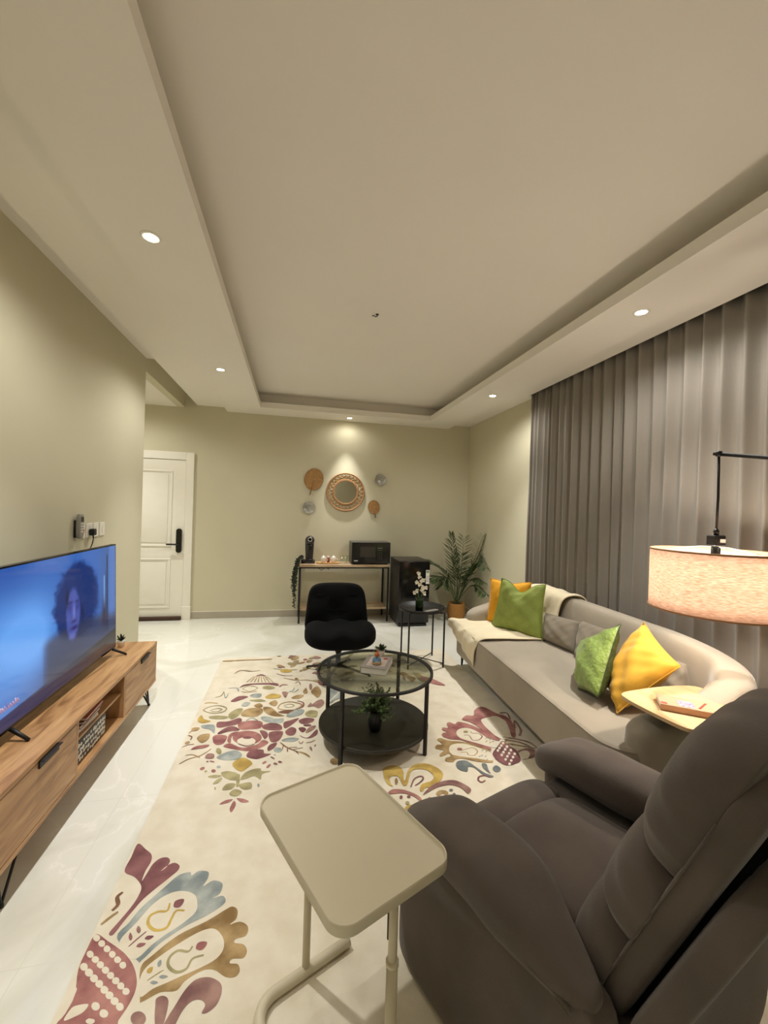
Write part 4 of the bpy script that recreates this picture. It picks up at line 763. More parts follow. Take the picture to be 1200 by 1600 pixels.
# palm
pp = thing('potted_palm', 'tall areca palm in a woven basket in the corner by the curtain', 'potted plant', (2.235, 5.32, 0))
bk = MB(); prof = []
for i in range(15): z = i*.018; prof.append((.098+.022*math.sin(PI*i/17)+(.004 if i % 2 else 0), z))
prof += [(.10, .252), (.095, .235), (.0001, .23)]
bk.lathe(prof, n=36).build('basket', BASKET, pp)
MB().lathe([(.092, .232), (.05, .245), (.0001, .248)], n=20).build('soil', SOIL, pp)
def frond(tip, ctrl, nl, ll, base=(0, 0, .24), seed=0, w_=.017, start=.42, droop=.35):
    rnd = random.Random(seed); pts = catmull([base, ctrl, tip], 12); m = MB(); n = len(pts); m.tube(pts, [.007*(1-.8*i/n) for i in range(n)], 6)
    for k in range(nl):
        s_ = start+(1-start)*k/(nl-1); i = min(n-2, int(s_*(n-1))); fr_ = s_*(n-1)-i; p = pts[i].lerp(pts[i+1], fr_); d = (pts[i+1]-pts[i]).normalized()
        sd = d.cross(Vector((0, 0, 1))); sd = sd.normalized() if sd.length > .05 else Vector((1, 0, 0))
        L = ll*(.45+.55*math.sin(PI*(.15+.8*(s_-start)/(1-start))))*rnd.uniform(.85, 1.1)
        for sg in (-1, 1):
            q = p+(d*.62+sd*sg*.62+Vector((0, 0, -droop*.5+rnd.uniform(-.15, .1)))).normalized()*L
            m.leafblade(p, q, w_, up=(sd*0+Vector((0, -.5, 1))), cup=.1)
    return m
FR = [((.46, .02, 1.03), (.20, .0, .72)), ((.10, .05, .98), (.05, 0, .6)), ((-.10, .0, 1.03), (.0, .0, .62)), ((-.13, -.05, .93), (-.04, .0, .55)), ((.60, -.1, .62), (.32, -.05, .88)), ((.42, .1, .68), (.2, .05, .66)),
      ((-.42, -.05, .68), (-.16, .0, .66)), ((-.42, -.12, .44), (-.22, -.05, .60)), ((.36, -.05, .42), (.2, .0, .56)), ((.30, -.12, .28), (.20, -.05, .50)), ((-.24, -.1, .36), (-.15, -.02, .60)), ((.0, -.16, .58), (.0, -.05, .50)), ((.16, -.15, .62), (.08, -.05, .55)), ((.10, .15, .74), (.04, .08, .6))]
for i, (a, b_) in enumerate(FR):
    if a[0]+2.235 > 2.50: a = (2.50-2.235, a[1]-.22, a[2])
    fm = frond((a[0], a[1], a[2]+.16), b_, 16, .20, base=(.015*math.cos(i), .015*math.sin(i), .23), seed=i)
    fm.v = [(min(v[0], .225 if v[1] < -1.25 else .30), min(v[1], .42), v[2]) for v in fm.v]; fm.build('frond', LEAF, pp)
# ================================================================ MIDDLE: swivel chair, tables
ch = thing('lounge_chair', 'black tufted velvet swivel lounge chair between the console table and the glass table', 'chair', (.44, 3.80, .0125), math.radians(-3))
def tuft(q, p, ax, k, rows, depth):
    return q
def seatfn(q, p):
    q = q.copy(); x = q.x/.30; y = q.y/.27
    if q.z > 0: q.z += .018*math.cos(x*PI*1.5)*-1*math.cos(y*PI*.9)+.008*math.cos(x*9)
    q.z += .03*abs(x)**3*(1 if q.z > 0 else .6)
    q.x *= 1+.05*math.cos(y*2); return q
MB().puff((.01, -.13, .355), (.30, .27, .085), 3.4, 16, fn=seatfn).build('seat', BLKFAB, ch)
def backfn(q, p):
    q = q.copy(); x = q.x/.26; z = q.z/.24
    if q.y < 0: q.y += .014*math.cos(z*PI*1.6)*math.cos(x*PI*1.3)+.02*abs(x)**2*0
    q.x *= 1.04-.16*(z+1)/2
    q.y += .10*(z+1)/2-.05*x*x; return q
MB().puff((-.015, .13, .528), (.296, .085, .225), 5.5, 16, fn=backfn).build('backrest', BLKFAB, ch)
m = MB()
for z in (.52, .66): m.tube([(-.02+x*.04, .053+.10*((z-.33)/.45)-.05*(x*.15)**2, z+.004*math.sin(x*2)) for x in range(-5, 6)], .004, 6)
m.build('tufting_seam', BLKFAB, ch)
MB().lathe([(.05, .285), (.15, .275), (.11, .24), (.035, .21), (.022, .18), (.022, .05)], (0, -.1, 0), 24).build('swivel_column', BLACK, ch)
for i in range(4):
    a = PI/4+PI/2*i+.35
    MB().tube([(0, -.1, .075), (.12*math.cos(a), -.1+.12*math.sin(a), .055), (.30*math.cos(a), -.1+.30*math.sin(a), .022)], [.016, .012, .008], 8).lathe([(.012, .013), (.012, .022), (.009, .024)], (.30*math.cos(a), -.1+.30*math.sin(a), 0), 12).build('star_foot', BLACK, ch)
# glass coffee table
KX, KY, KR = .550, 2.612, .375
gt = thing('coffee_table', 'round glass topped coffee table with black shelf and four black legs', 'coffee table', (KX, KY, 0))
m = MB(); ring = [(KR*math.cos(t*PI/36), KR*math.sin(t*PI/36)) for t in range(72)]
m.lathe([(KR-.018, .447), (KR, .447), (KR, .462), (KR-.014, .462), (KR-.014, .452), (KR-.018, .452), (KR-.018, .447)], n=72, cap=False); m.build('top_ring', BLACK, gt)
MB().lathe([(.0001, .453), (KR-.0145, .453), (KR-.0145, .4605), (.0001, .4605)], n=72).build('glass_top', GLASS, gt)
MB().lathe([(.0001, .108), (.350, .108), (.353, .112), (.353, .127), (.350, .131), (.346, .126), (.0001, .124)], n=64).build('shelf', mat('shelf_black', rgb(36, 32, 24), .5), gt)
for (lx, ly) in ((.304, 2.340), (.813, 2.385), (.786, 2.895), (.263, 2.854)):
    a = math.atan2(ly-KY, lx-KX); c, s_ = math.cos(a), math.sin(a); r0 = .353
    def xf(v, c=c, s_=s_): return Vector((c*v.x-s_*v.y, s_*v.x+c*v.y, v.z))
    MB().box(r0, r0+.020, -.010, .010, .0125, .4475, .001, xf=xf).build('leg', BLACK, gt)
bk = book('thick_book', 'thick grey hardcover book lying on the glass table under the glass globe', (.566, 2.630, .4612), (.168, .235, .040), 0, BOOKG)
bk.rotation_euler.z = math.radians(-24)
for c in bk.children: pass
MB().box(-.055, .065, -.085, .09, .0402, .0415, .001).build('title_patch', mat('dusty_paper', rgb(182, 164, 154), .7), bk); MB().box(.03, .06, .045, .075, .0416, .0424).build('title_stamp', REDB, bk)
gl = thing('snow_globe', 'small glass globe ornament with orange inside and a blue base on the grey book', 'ornament', (.553, 2.585, .5017+.001))
MB().lathe([(.0001, 0), (.029, 0), (.030, .006), (.027, .034), (.020, .040), (.0001, .040)], n=24).build('base', mat('globe_base', rgb(84, 122, 150), .5), gl)
MB().lathe([(.0295, .004), (.0318, .007), (.0312, .013), (.0288, .016)], n=24, cap=False).build('gold_band', mat('ochre_band', rgb(186, 146, 76), .5), gl)
MB().lathe([(.0300*math.sin(t*PI/16+.001), .068-.0300*math.cos(t*PI/16)) for t in range(17)], n=24, cap=False).build('glass_ball', CLEAR, gl)
MB().puff((0, 0, .060), (.016, .016, .016), 2, 6).puff((.004, 0, .080), (.007, .007, .012), 2, 4).build('figure', mat('orange_figure', rgb(206, 104, 48), .5), gl)
m = MB()
for i, (x0, x1, z0, z1) in enumerate(((-.016, -.013, .018, .030), (-.013, -.007, .0225, .0255), (-.007, -.004, .018, .030), (0, .003, .018, .028), (.003, .009, .018, .021), (.012, .015, .018, .028))): m.box(x0, x1, -.0302, -.027, z0, z1)
m.build('base_lettering', PAPER, gl)
succulent(.612, 2.728, .5025, .026, .036, 'small leafy plant in a white pot on the grey book', CUP, LEAF, 46, seed=4, spread=1.15, lw=.016)
bp = thing('bushy_plant', 'bushy green artificial plant in a black vase on the black table shelf', 'potted plant', (.535, 2.50, .1265))
MB().lathe([(.032, 0), (.040, .02), (.043, .06), (.036, .10), (.032, .115), (.028, .115), (.026, .10), (.0001, .09)], n=24).build('vase', BLACKP, bp)
m = MB(); rnd = random.Random(9)
for i in range(95):
    a = rnd.random()*2*PI; e = rnd.uniform(-.15, 1.5); L = rnd.uniform(.08, .135)
    d = Vector((math.cos(a)*math.cos(e), math.sin(a)*math.cos(e), math.sin(e)*1.25)); b0 = Vector((0, 0, .115))
    m.tube([b0, b0+d*L*.6+Vector((0, 0, .01)), b0+d*L], .0012, 4)
    for k in range(7):
        p = b0+d*L*(.45+.55*k/6); q = Vector((rnd.uniform(-1, 1), rnd.uniform(-1, 1), rnd.uniform(-.3, 1))).normalized()*.022
        m.leafblade(p, p+q, .015, cup=.2)
m.build('foliage', mat('bright_leaf', rgb(104, 122, 74), .6, col2=rgb(58, 78, 40), vscale=40), bp)
# tray table
tt = thing('tray_table', 'round black metal tray table with thin legs right of the black chair', 'side table', (1.262, 3.862, .0125))
MB().lathe([(.0001, .520), (.214, .520), (.222, .523), (.225, .552), (.221, .552), (.218, .527), (.0001, .524)], n=56).build('tray_top', BLACK, tt)
hl = MB().tube([(.222*math.cos(a), .222*math.sin(a), z) for a, z in ((-.95, .540), (-.95, .555), (-.90, .567), (-.78, .570), (-.66, .567), (-.61, .555), (-.61, .540))], .004, 6); hl.build('tray_handle', BLACK, tt)
P4 = ((-.172, -.165), (.176, -.165), (.179, .165), (-.147, .185))
for x, y in P4: MB().box(x-.007, x+.007, y-.007, y+.007, .0, .519, .001).build('leg', BLACK, tt)
for i in (0, 1):
    a, b_ = P4[i], P4[i+2]; MB().tube([(a[0], a[1], .03+.009*i), (b_[0], b_[1], .03+.009*i)], .0045, 6).build('floor_brace', BLACK, tt)
m = MB().tube([(.17*math.cos(t*PI/16), .17*math.sin(t*PI/16), .512) for t in range(32)], .006, 6, closed=True)
for x, y in P4: m.tube([(x*.66, y*.66, .512), (x, y, .512)], .005, 6)
m.build('support_ring', BLACK, tt)
fv = thing('flower_vase', 'green glass vase of white orchid flowers on the black tray table', 'vase', (1.195, 3.735, .537))
MB().lathe([(.0001, 0), (.035, 0), (.038, .01), (.038, .10), (.036, .115), (.033, .115), (.034, .10), (.034, .012), (.0001, .010)], n=24).build('vase_body', GREENG, fv)
MB().lathe([(.0001, .012), (.0325, .012), (.0325, .085), (.0001, .085)], n=20).build('vase_filling', LEAFD, fv)
m = MB(); mf = MB(); rnd = random.Random(21)
for i, (x, y, z) in enumerate(((-.02, 0, .37), (-.01, 0, .335), (.005, -.01, .30), (-.035, 0, .285), (.03, 0, .305), (-.01, -.01, .265), (.03, 0, .24), (.055, 0, .235), (.012, -.02, .215), (-.03, 0, .205), (-.055, 0, .19), (.045, 0, .18), (.02, -.02, .235))):
    if i in (0, 4, 7, 10, 11): m.tube(catmull([(0, 0, .03), (x*.3, y, .14), (x, y, z)], 5), .0018, 5)
    for k in range(5):
        a = 2*PI*k/5+rnd.random(); mf.leafblade((x, y, z), (x+.023*math.cos(a), y-.012+rnd.uniform(-.01, .01), z+.023*math.sin(a)), .020, up=(0, -1, 0), cup=.2)
for k in range(8): a = k*.8; m.leafblade((0, 0, .09), (.05*math.cos(a), .05*math.sin(a), .14+.03*(k % 3)), .012)
m.build('stems', LEAF, fv); mf.build('blossoms', FLOWER, fv)
gc = thing('glasses_case', 'folded grey spectacles case lying beside the green vase', 'case', (1.315, 3.735, .537), math.radians(24))
MB().puff((0, 0, .010), (.085, .022, .010), 4, 8).build('case_body', GREYP, gc); MB().tube([(-.08, -.0, .0195), (0, 0, .021), (.08, 0, .0195)], .0016, 6).build('seam', DARKG, gc)
# ================================================================ SOFA
SA = math.radians(-3.07)
sf = thing('sofa', 'long taupe velvet sofa with wrap around back in front of the curtains', 'sofa', (1.903, 2.65, 0), SA)
def seatw(q, p):
    q = q.copy(); y = q.y/1.175
    if q.z > 0: q.z += .010*math.sin(y*3+q.x*4)*math.cos(q.x*3)
    return q
# seat: rounded slab in plan
def slab(m, hx, hy, z0, z1, r, er, cx=0, cy=0):
    n = 12; O = rrect(hx, hy, r, n, cx, cy); N = len(O); rings = []
    prof = [(er, z0)]+[(er-er*math.sin(t*PI/8), z0+er-er*math.cos(t*PI/8)) for t in range(1, 5)]+[(0, (z0+z1)/2)]+[(er-er*math.cos(t*PI/12), z1-er+er*math.sin(t*PI/12)) for t in range(0, 7)]
    vs_ = []
    for ins, z in prof:
        I = rrect(hx-ins, hy-ins, max(r-ins, .01), n, cx, cy); vs_ += [(x, y, z) for x, y in I]
    fs = []
    for i in range(len(prof)-1):
        for k in range(N): fs.append((i*N+k, i*N+(k+1) % N, (i+1)*N+(k+1) % N, (i+1)*N+k))
    fs.append(tuple(range(N-1, -1, -1)))
    L = len(prof)-1; base = len(vs_); g = []
    # inner top: concentric rings toward the middle with slight crown
    last = L*N
    for q in range(1, 7):
        s_ = 1-q/7.0
        for k in range(N):
            x, y, z = vs_[L*N+k]; vs_.append((cx+(x-cx)*s_, cy+(y-cy)*s_, z1+.012*(1-s_**2)+.004*math.sin(x*9+y*5)*(1-s_)))
        b0 = base+(q-1)*N
        for k in range(N): fs.append((last+k, last+(k+1) % N, b0+(k+1) % N, b0+k))
        last = b0
    fs.append(tuple(last+k for k in range(N)))
    m.add(vs_, fs)
m = MB(); slab(m, .392, 1.122, .15, .432, .17, .032, -.012, .005); so = m.build('seat', SOFA, sf)
MB().tube([(x, y, .424) for x, y in rrect(.386, 1.116, .166, 12, -.012, .005)], .004, 6, closed=True).build('seat_piping', SOFA, so)
# wrap-around back
path = [(-.29, -1.045), (-.20, -1.06), (-.05, -1.08), (.12, -1.08), (.24, -1.045), (.315, -.94), (.335, -.80)]+[(.335, y/10) for y in range(-6, 8, 2)]+[(.335, .80), (.315, .94), (.24, 1.045), (.12, 1.08), (-.05, 1.08), (-.20, 1.06), (-.27, 1.045)]
hts = [.535, .56, .60, .67, .735, .775, .80]+[.815]*7+[.80, .775, .735, .67, .60, .56, .545]
pp3 = catmull([(x, y, h) for (x, y), h in zip(path, hts)], 5); n = len(pp3)
cum = [0]
for i in range(1, n): cum.append(cum[-1]+math.hypot(pp3[i].x-pp3[i-1].x, pp3[i].y-pp3[i-1].y))
T = cum[-1]; m = MB(); K = 22; vs_ = []; fs = []
idx = []
for e_ in (0,): pass
stations = []
for i in range(n):
    stations.append((pp3[i], cum[i]))
for i, (p, s_) in enumerate(stations):
    a = pp3[max(i-1, 0)]; b_ = pp3[min(i+1, n-1)]; d = Vector((b_.x-a.x, b_.y-a.y)).normalized(); nn = Vector((d.y, -d.x))
    e_ = min(s_, T-s_); fl = 1 if e_ > .12 else math.sqrt(max(0, 1-((.12-e_)/.12)**2))*.98+.02
    th = (.070+.016*smooth(.9, 1.0, abs(p.y)))*(.35+.65*fl); zt = p.z-(1-fl)*.05; zb = .16; zc = (zt+zb)/2; hz = (zt-zb)/2
    inward = (1 if abs(p.y) < .85 else 1)
    for k in range(K):
        t = 2*PI*k/K; cx_ = math.copysign(abs(math.cos(t))**(2/4.5), math.cos(t)); cz = math.copysign(abs(math.sin(t))**(2/(7.5 if math.sin(t) > 0 else 16)), math.sin(t))
        if fl < .1: cx_ *= .3
        lean = .045*((zc+cz*hz-.3)/.5)*(1 if p.x > .2 else .3)
        off_ = nn*(cx_*th+lean*(1)); vs_.append((p.x+off_.x, p.y+off_.y, zc+cz*hz))
for i in range(n-1):
    for k in range(K): fs.append((i*K+k, i*K+(k+1) % K, (i+1)*K+(k+1) % K, (i+1)*K+k))
fs.append(tuple(range(K))); fs.append(tuple((n-1)*K+k for k in range(K-1, -1, -1)))
m.add(vs_, fs); m.build('wrap_back', SOFA, sf)
for x, y in ((-.31, 1.07), (-.31, -1.02), (.27, 1.0), (.27, -.98)):
    MB().tube([(x, y, .165), (x-.004, y, .0125 if x < 0 else 0)], [.016, .009], 12).build('leg', LEGBLK, sf)
# cushions from four corners: tl, tr, br, bl (world)
def cushion(name, label, c4, th, mt, cat='cushion', chop=0.0, pinch=.07, seed=1, backm=None, wr=.006, group=None, seam=None, n=22, puffy=.5):
    c4 = [Vector(c) for c in c4]; ctr = sum(c4, Vector())/4; nrm = ((c4[1]-c4[3]).cross(c4[2]-c4[0])).normalized()
    base = Vector((ctr.x, ctr.y, min(c.z for c in c4))); rnd = random.Random(seed); ph = [rnd.uniform(0, 6) for _ in range(6)]
    t = thing(name, label, cat, base, 0, group); up = ((c4[0]+c4[1])-(c4[2]+c4[3])).normalized()
    def surf(sg):
        def fn(a, b):
            u = 2*a-1; v = 2*b-1
            uu = u*(1-pinch*(1-v*v)); vv = v*(1-pinch*(1-u*u)); A = (1+uu)/2; B = (1+vv)/2
            p = (c4[3]*(1-A)+c4[2]*A)*(1-B)+(c4[0]*(1-A)+c4[1]*A)*B
            r = max(abs(u), abs(v)); prof = (max(0, 1-u*u)*max(0, 1-v*v))**puffy
            wrk = wr*(math.sin(u*6+ph[0]+2*v)*math.sin(v*5+ph[1])+.7*math.sin((u+v)*9+ph[2])*(abs(u*v))+.6*math.sin((u-v)*13+ph[3])*abs(v))*(prof**.5)
            d = 0
            if chop: d = chop*math.exp(-(u/.42)**2)*max(0, (v+.1)/1.1)**1.6
            return p+nrm*sg*(th*.5*prof+wrk)-up*d-(base)
        return fn
    m = MB().grid(surf(1), n, n).grid(surf(-1), n, n, mi=1 if backm else 0)
    bm = bmesh.new()
    o = m.build('cushion_cover', [mt, backm] if backm else mt, t)
    bm.from_mesh(o.data); bmesh.ops.remove_doubles(bm, verts=bm.verts, dist=.0004); bmesh.ops.recalc_face_normals(bm, faces=bm.faces); bm.to_mesh(o.data); bm.free()
    f = surf(1); e = [f(i/n, 0) for i in range(n)]+[f(1, i/n) for i in range(n)]+[f(1-i/n, 1) for i in range(n)]+[f(0, 1-i/n) for i in range(n)]
    MB().tube(e, .0032, 6, closed=True).build('edge_seam', seam or mt, o)
    return t
cushion('throw_pillow', 'mustard yellow velvet pillow behind the quilted green one at the far end of the sofa', ((1.892, 3.68, .868), (2.185, 3.44, .865), (2.12, 3.36, .449), (1.845, 3.66, .449)), .13, YEL2, 'pillow', .02, seed=3)
cushion('throw_pillow', 'olive green quilted pillow with a dented top at the far end of the sofa', ((1.886, 3.45, .905), (2.139, 3.15, .898), (2.059, 3.05, .449), (1.819, 3.5, .449)), .16, GRN2, 'pillow', .085, seed=5, wr=.010)
cushion('back_cushion', 'taupe velvet back cushion just right of the quilted green pillow', ((2.14, 3.14, .655), (2.205, 2.80, .672), (2.135, 2.73, .449), (2.085, 3.08, .449)), .14, SOFA2, 'cushion', pinch=.02, seed=6, puffy=.33, group='taupe back cushions')
cushion('back_cushion', 'taupe back cushion leaning behind the satin green pillow', ((2.20, 2.77, .69), (2.21, 2.43, .70), (2.10, 2.38, .449), (2.08, 2.68, .449)), .13, SOFA2, 'cushion', pinch=.03, seed=7, puffy=.35, group='taupe back cushions')
tgc = cushion('back_cushion', 'wrinkled taupe cushion with a small tag behind the bright yellow pillow', ((2.03, 2.02, .700), (2.135, 1.84, .706), (2.09, 1.76, .449), (1.975, 1.94, .449)), .12, SOFA2, 'cushion', pinch=.03, seed=8, wr=.012, puffy=.35, group='taupe back cushions')
cushion('throw_pillow', 'crinkled light green satin pillow with its back coloured as in shade, left of the bright yellow one', ((1.949, 2.45, .640), (1.865, 2.02, .879), (1.663, 1.94, .500), (1.724, 2.18, .445)), .17, GRNSHADE, 'pillow', .01, seed=9, backm=GRN, wr=.010)
cushion('throw_pillow', 'bright yellow velvet pillow tilted on one corner behind the plywood side table', ((2.024, 2.02, .885), (1.950, 1.715, .745), (1.718, 1.865, .449), (1.875, 2.15, .50)), .19, YEL, 'pillow', .0, seed=10, wr=.012)
# throw blanket over seat and back
def throwfn(a, b):
    # a: along the path from front hem to behind the back; b: across (y)
    pts = THP; t = a*(len(pts)-1); i = min(int(t), len(pts)-2); f = t-i
    x = pts[i][0]*(1-f)+pts[i+1][0]*f; z = pts[i][1]*(1-f)+pts[i+1][1]*f
    yc = 3.53+(3.17-3.53)*a; hw = .33-.06*a
    y = yc+(2*b-1)*hw+.012*math.sin(a*14); wv = .005*math.sin(b*17+a*9)+.004*math.sin(b*31)
    z2 = z+wv*(1 if .12 < a < .9 else .3)
    if a < .22: z2 += (b-.5)*.17*(1-a/.22)
    x += -.053*(2.65-y)*1-.012
    return Vector((x+(wv if a < .15 or a > .6 else 0), y, z2))
S_ = 1.503
THP = [(S_-.010, .30), (S_-.014, .345), (S_-.012, .395), (S_+.006, .432), (S_+.035, .450), (S_+.12, .4575), (S_+.24, .462), (S_+.36, .462), (S_+.48, .462), (S_+.58, .462), (S_+.635, .48), (S_+.650, .56), (S_+.665, .66), (S_+.675, .76), (S_+.695, .815), (S_+.74, .838), (S_+.80, .838), (S_+.845, .815), (S_+.865, .77), (S_+.866, .70), (S_+.862, .62)]
THP = [(p.x, p.y) for p in catmull([(x, z, 0) for x, z in THP], 3)]
bl = MB().grid(throwfn, 90, 34); o = bl.build('throw_blanket', THROW, None, (1.9, 3.35, .4), solid=.007, fix=True)
tag(o, 'cream wool throw blanket draped over the far seat and back of the sofa', 'blanket')
hem = MB().tube([throwfn(i/60, 0.0)-Vector((1.9, 3.35, .4)) for i in range(61)], .006, 6).tube([throwfn(0, i/20)-Vector((1.9, 3.35, .4)) for i in range(21)], .006, 6)
hem.build('hem', THROW, o)
# ================================================================ plywood side table over the near sofa arm, with a book
st = thing('plywood_side_table', 'rounded birch plywood side table reaching over the near sofa arm', 'side table', (1.80, 1.36, 0))
PZ = .652
ol = [(1.572, 1.676), (1.715, 1.700), (1.872, 1.708), (1.998, 1.692), (2.035, 1.640), (2.052, 1.56), (2.03, 1.44), (1.93, 1.36), (1.78, 1.32), (1.665, 1.312), (1.60, 1.332), (1.567, 1.37), (1.548, 1.485), (1.540, 1.618)]
ol = [(p.x-1.80, p.y-1.36) for p in catmull([(a, b_, 0) for a, b_ in ol], 5, True)][::-1]
MB().prism(ol, PZ-.015, PZ).build('table_top', BIRCH, st)
inn = [(x*.94+(-.0), (y-.16)*.92+.16) for x, y in ol]
MB().prism(inn, PZ-.022, PZ-.0152).build('under_frame', BLACK, st)
MB().tube([(-.16, .26, PZ-.030), (-.05, .10, PZ-.030), (.0, .0, PZ-.032), (.0, -.04, PZ-.06), (.0, -.04, .04), (.0, -.02, .014), (.02, .12, .013), (.03, .30, .013)], .012, 10).build('bent_post', BLACK, st)
MB().tube([(-.17, .0, .0135), (-.10, -.045, .0135), (.10, -.045, .0135), (.18, .0, .0135)], .012, 10).build('foot_bar', BLACK, st)
b4 = book('pink_book', 'pale pink paperback with red and violet print on the plywood side table', (1.722, 1.487, PZ+.001), (.118, .205, .026), math.radians(-36.5-90+90), PINKB)
b4.rotation_euler.z = math.radians(54)
MB().box(-.05, -.03, .075, .098, .0262, .0268).build('red_square', REDI, b4)
MB().box(-.045, .02, -.03, .03, .0262, .0268).build('cover_picture', BLUEI, b4)
m = MB(); rnd = random.Random(2)
for i in range(7): x = -.04+.011*i; m.tube(catmull([(x, -.045-.006*i, .0268), (x+.006, -.040-.006*i, .0268), (x+.004, -.050-.006*i, .0268), (x+.010, -.046-.006*i, .0268)], 3), .0012, 4)
m.build('cover_script', REDI, b4)
# ================================================================ ARC FLOOR LAMP
LX, LY = 1.915, 1.53
al = thing('arc_floor_lamp', 'black arm floor lamp with a large lit linen drum shade over the side table', 'floor lamp', (2.28, .70, 0))
def rel(p): return (p[0]-2.28, p[1]-.70, p[2])
SR, SZ0, SZ1 = .255, 1.078, 1.350
m = MB().grid(lambda u, v: rel((LX+SR*math.cos(2*PI*u), LY+SR*math.sin(2*PI*u), SZ0+(SZ1-SZ0)*v)), 72, 6)
shd = m.build('lamp_shade', SHADE, al, solid=.0015, fix=False)
m = MB()
for z in (SZ0, SZ1): m.tube([rel((LX+SR*math.cos(t*PI/36), LY+SR*math.sin(t*PI/36), z)) for t in range(72)], .0045, 8, closed=True)
m.build('shade_rim', mat('rim_tape', rgb(170, 130, 96), .8), shd)
m = MB()
for i in range(3):
    a = .5+i*2*PI/3; m.tube([rel((LX, LY, 1.372)), rel((LX+.06*math.cos(a), LY+.06*math.sin(a), 1.372)), rel((LX+SR*math.cos(a), LY+SR*math.sin(a), SZ1-.002))], .0022, 6)
m.build('shade_spider', WHITE, shd)
MB().box(*[q for q in (LX-2.28-.032, LX-2.28+.032, LY-.70-.022, LY-.70+.022)], 1.375, 1.425, .004).lathe([(.018, 1.372), (.018, 1.335), (.020, 1.30), (.0001, 1.30)], rel((LX, LY, 0)), 16).lathe([(.010, 1.425), (.012, 1.445), (.006, 1.455)], rel((LX, LY, 0)), 12).build('lamp_socket', BLACKP, al)
m = MB().box(LX-2.28-.004, LX-2.28+.026, LY-.70-.0235, LY-.70-.022, 1.392, 1.408); m.build('socket_label', PAPER, al.children[-1])
MB().lathe([(.0001, 1.300), (.014, 1.298), (.022, 1.275), (.030, 1.245), (.026, 1.222), (.012, 1.210), (.0001, 1.208)], rel((LX, LY, 0)), 20).build('light_bulb', emit('bulb_glow', (1, .86, .66, 1), 40.0), al)
JT = (LX, LY, 1.800); PT = (2.28, .86, 1.665)
MB().tube([rel((LX, LY, 1.45)), rel((LX+.004, LY, 1.6)), rel(JT)], .0055, 8).build('hanging_rod', BLACK, al)
MB().puff(rel((LX, LY, 1.802)), (.014, .014, .014), 2.5, 6).build('arm_joint', BLACK, al)
MB().tube([rel((LX-.01, LY+.018, 1.805)), rel(PT), rel((2.28+.05, .86-.10, 1.642))], .009, 10).build('lamp_arm', BLACK, al)
MB().tube([(0, .16, 1.665), (0, .16, 1.2), (0, .10, .6), (0, .0, .02)], .011, 12).build('lamp_pole', BLACK, al)
MB().lathe([(.0001, .0), (.15, .0), (.155, .006), (.15, .022), (.0001, .026)], n=40).build('lamp_base', BLACK, al)
point('bulb_light', rel((LX, LY, 1.255)), al, LAMP_W, LAMP_COL, .045)
# ================================================================ RECLINER
RT = math.radians(21)
rc = thing('recliner', 'charcoal padded recliner armchair in the right foreground', 'armchair', (.985, .94, 0), RT)
MB().box(-.40, .40, -.13, .50, .03, .41, .03).build('base_body', CHARC, rc)
# outer side panels
for sg in (-1, 1):
    m = MB()
    def sidefn(q, p, sg=sg):
        q = q.copy(); y = q.y
        if q.z > 0: q.z += .035*math.cos((y-.2)*3.0)-.02
        return q
    m.puff((sg*.385, .232, .262), (.050, .335, .240), 11, 16, fn=sidefn); sp = m.build('side_panel', CHARC, rc)
    MB().tube([(sg*.428, -.06, .44), (sg*.435, .05, .468), (sg*.436, .2, .478), (sg*.434, .35, .474), (sg*.42, .5, .455)], .005, 8).build('panel_piping', CHARC, sp)
    def armfn(q, p, sg=sg):
        q = q.copy(); t = (q.y+.33)/.66      # 0 rear .. 1 front
        k = .55+.45*smooth(-.05, .42, t)
        q.x = q.x*k+sg*(.045*(1-smooth(0, .5, t))); q.z = q.z*(.62+.38*smooth(0, .4, t))
        q.z += .020*math.sin(t*PI)-.035*smooth(.75, 1.0, t)-.012*(1-smooth(0, .25, t))
        if q.z > 0: q.z += .003*math.sin(q.y*38)*math.sin(q.x*30)
        return q
    ar = MB().puff((sg*.345, .255, .488), (.115, .335, .072), 3.0, 22, fn=armfn).build('armrest', CHARC, rc)
    e = []
    for i in range(15):
        t = i/14; k = .55+.45*smooth(-.05, .42, t); e.append((sg*(.345+.110*k*(.93 if .1 < t < .9 else .8))+sg*(.045*(1-smooth(0, .5, t))), -.05+.60*t, .478+.020*math.sin(t*PI)-.035*smooth(.75, 1, t)-.012*(1-smooth(0, .25, t))))
    MB().tube(e, .004, 8).build('armrest_seam', CHARC, ar)
def sfn(q, p):
    q = q.copy()
    if q.z > 0: q.z += .008*math.cos(q.x*7)+.004*math.sin(q.x*14+q.y*9)
    return q
MB().puff((0, .20, .370), (.245, .215, .075), 5, 18, fn=sfn).build('seat_cushion', CHARC, rc)
def ffn(q, p):
    q = q.copy(); q.z -= .9*max(0, q.y+.02)**2/.12*.6; return q
MB().puff((0, .485, .362), (.245, .105, .078), 4, 18, fn=ffn).build('footrest_cushion', CHARC, rc)
MB().puff((0, .535, .20), (.25, .045, .13), 6, 12).build('footrest_panel', CHARC, rc)
